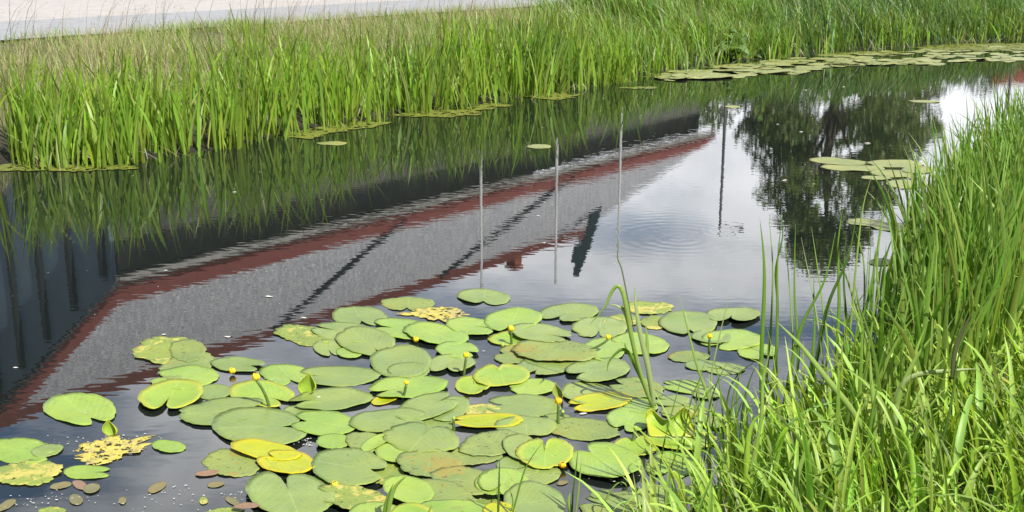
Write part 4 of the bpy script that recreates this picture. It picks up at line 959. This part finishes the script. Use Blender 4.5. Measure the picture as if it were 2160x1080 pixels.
# ------------------------------------------------------------------ trees mirrored in the water
M_BARK = simple('bark', (.06, .045, .03), (.11, .09, .07), 6, .9)
def leaf_mat():
    m, t, b, o = newmat('tree_leaves'); a = t.new('ShaderNodeAttribute', attribute_name='Col'); t.l.new(a.outputs['Color'], b.inputs['Base Color']); b.inputs['Roughness'].default_value = .5
    tr = t.new('ShaderNodeBsdfTranslucent'); t.l.new(a.outputs['Color'], tr.inputs[0]); mx = t.new('ShaderNodeMixShader'); mx.inputs[0].default_value = .25
    t.l.new(b.outputs[0], mx.inputs[1]); t.l.new(tr.outputs[0], mx.inputs[2]); t.l.new(mx.outputs[0], o.inputs[0]); return m
M_LEAF = leaf_mat()
def tree(px_, ytip, D, wid, lab, nclump=60, colr=(.16, .22, .05), low=.14, nl=190):
    d = ray(px_, ytip); t_ = D/d[1]; H_ = -d[2]*t_-CAM_H; x = d[0]*t_
    root = empty('tree', (x, D, .55), lab, 'tree', 'trees beyond the far bank')
    tp = np.array([x, D, .4]); vs, fs = tube([tp, tp+[.1, 0, H_*.3], tp+[-.1, .1, H_*.6], tp+[.1, 0, H_*.9]], [H_*.028, H_*.02, H_*.012, H_*.003], 9)
    V_, F_ = list(vs), list(fs); cents = []
    for k in range(nclump):
        zz = low+(1-low)*rng.uniform(0, 1)**.85; rmax = wid*.5*math.sin(min(1, (1.04-zz)/(1.04-low)*1.0)*math.pi*.62+.15)
        an = rng.uniform(0, 6.28); rr = rmax*rng.uniform(.25, 1)**.6; cents.append((x+rr*math.cos(an), D+rr*math.sin(an), .4+H_*zz*.95, rng.uniform(.55, 1.1)))
    for k in range(14):
        c = cents[k*nclump//14]; s = tp+np.array([0, 0, max(1., (c[2]-.4)*.62)]); e = np.array(c[:3]); vs, fs = tube([s, (s+e)/2+[0, 0, .3], e], [H_*.009, H_*.005, H_*.002], 6)
        F_ += [tuple(i+len(V_) for i in f) for f in fs]; V_ += list(vs)
    tri_fix('trunk', V_, F_, M_BARK, parent=root)
    pp, cc = [], []
    for c in cents:
        r_ = c[3]*wid*.115+.25; u = rng.normal(size=(nl, 3)); u /= np.linalg.norm(u, axis=1)[:, None]; u *= rng.uniform(.3, 1, (nl, 1))**.5
        pp.append(np.array(c[:3])+u*[r_, r_, r_*.72]); cc.append(vary(nl, np.array(colr)*rng.uniform(.8, 1.3), .25, .1))
    pp = np.concatenate(pp); cc = np.concatenate(cc); M = len(pp); a = rng.normal(size=(M, 3)); a /= np.linalg.norm(a, axis=1)[:, None]; b_ = np.cross(a, rng.normal(size=(M, 3))); b_ /= np.linalg.norm(b_, axis=1)[:, None]
    s = rng.uniform(.07, .15, (M, 1)); vv = np.stack([pp-a*s, pp+b_*s*.6, pp+a*s, pp-b_*s*.6], 1).reshape(-1, 3)
    o = mesh_np('crown', vv, np.arange(M*4).reshape(-1, 4), M_LEAF, np.repeat(cc, 4, 0), smooth=False); child(o, root)
tree(1735, 560, 50, 6.8, 'largest dark tree mirrored between the lamp post and the right sedges', 105)
tree(1640, 400, 54, 4.2, 'thin grey green tree mirrored left of the largest one', 30, (.11, .13, .07), .3, 120)
tree(1845, 440, 56, 5.6, 'dark tree mirrored just right of the largest one', 60)
tree(1930, 330, 66, 4.6, 'lower pale tree mirrored left of the bright sky at right', 26, (.12, .14, .07), .25, 120)
tree(1600, 290, 60, 4.0, 'small tree mirrored behind the lamp post', 26, (.11, .15, .05), .2, 120)
tree(2050, 190, 90, 9, 'distant low tree mirrored beside the red roofed house', 50, (.10, .14, .05), .1, 120)
tree(1500, 262, 62, 6.5, 'bushy low tree mirrored beyond the end of the long building', 40, (.11, .16, .05), .05, 140)

# ------------------------------------------------------------------ broad-leaved weed at the far waterline
def weed(px_, py_, hgt, n, lab):
    b = P(px_, py_); root = empty('broad_leaved_weed', b, lab, 'weed')
    vs, fs = tube([b-[0, 0, .05], b+[.02, 0, hgt*.5], b+[-.01, 0, hgt]], [.012, .009, .003], 7); tri_fix('stem', vs, fs, M_STEM, parent=root)
    for k in range(n):
        q = k/n; an = rng.uniform(0, 6.28); L_ = .30*(1.15-q)*rng.uniform(.7, 1.2); w_ = L_*.32; c = b+np.array([0, 0, hgt*(.08+.85*q)]); u = np.array([math.cos(an), math.sin(an), 0]); sdv = np.array([-u[1], u[0], 0]); vv, ff = [], []
        el0 = rng.uniform(.3, .9)
        for i in range(7):
            t_ = i/6; p = c+u*L_*t_+UP*(L_*(el0*t_-1.0*t_*t_*rng.uniform(.8, 1))); ww = w_*math.sin(min(1, .08+t_*.92)*math.pi)**.7
            vv += [p-sdv*ww+UP*ww*.35, p, p+sdv*ww+UP*ww*.35]
            if i:
                o_ = i*3; ff += [(o_-3, o_-2, o_+1, o_), (o_-2, o_-1, o_+2, o_+1)]
        col_ = np.array([.16, .27, .11])*rng.uniform(.6, 1.5); lf = mesh_np('leaf', vv, ff, M_BLADE, np.tile(col_, (len(vv), 1))); child(lf, root)
weed(1535, 130, .62, 26, 'broad leaved grey green weed standing at the far waterline where the pad belt begins')
weed(1560, 122, .45, 18, 'smaller broad leaved weed just behind the grey green one')
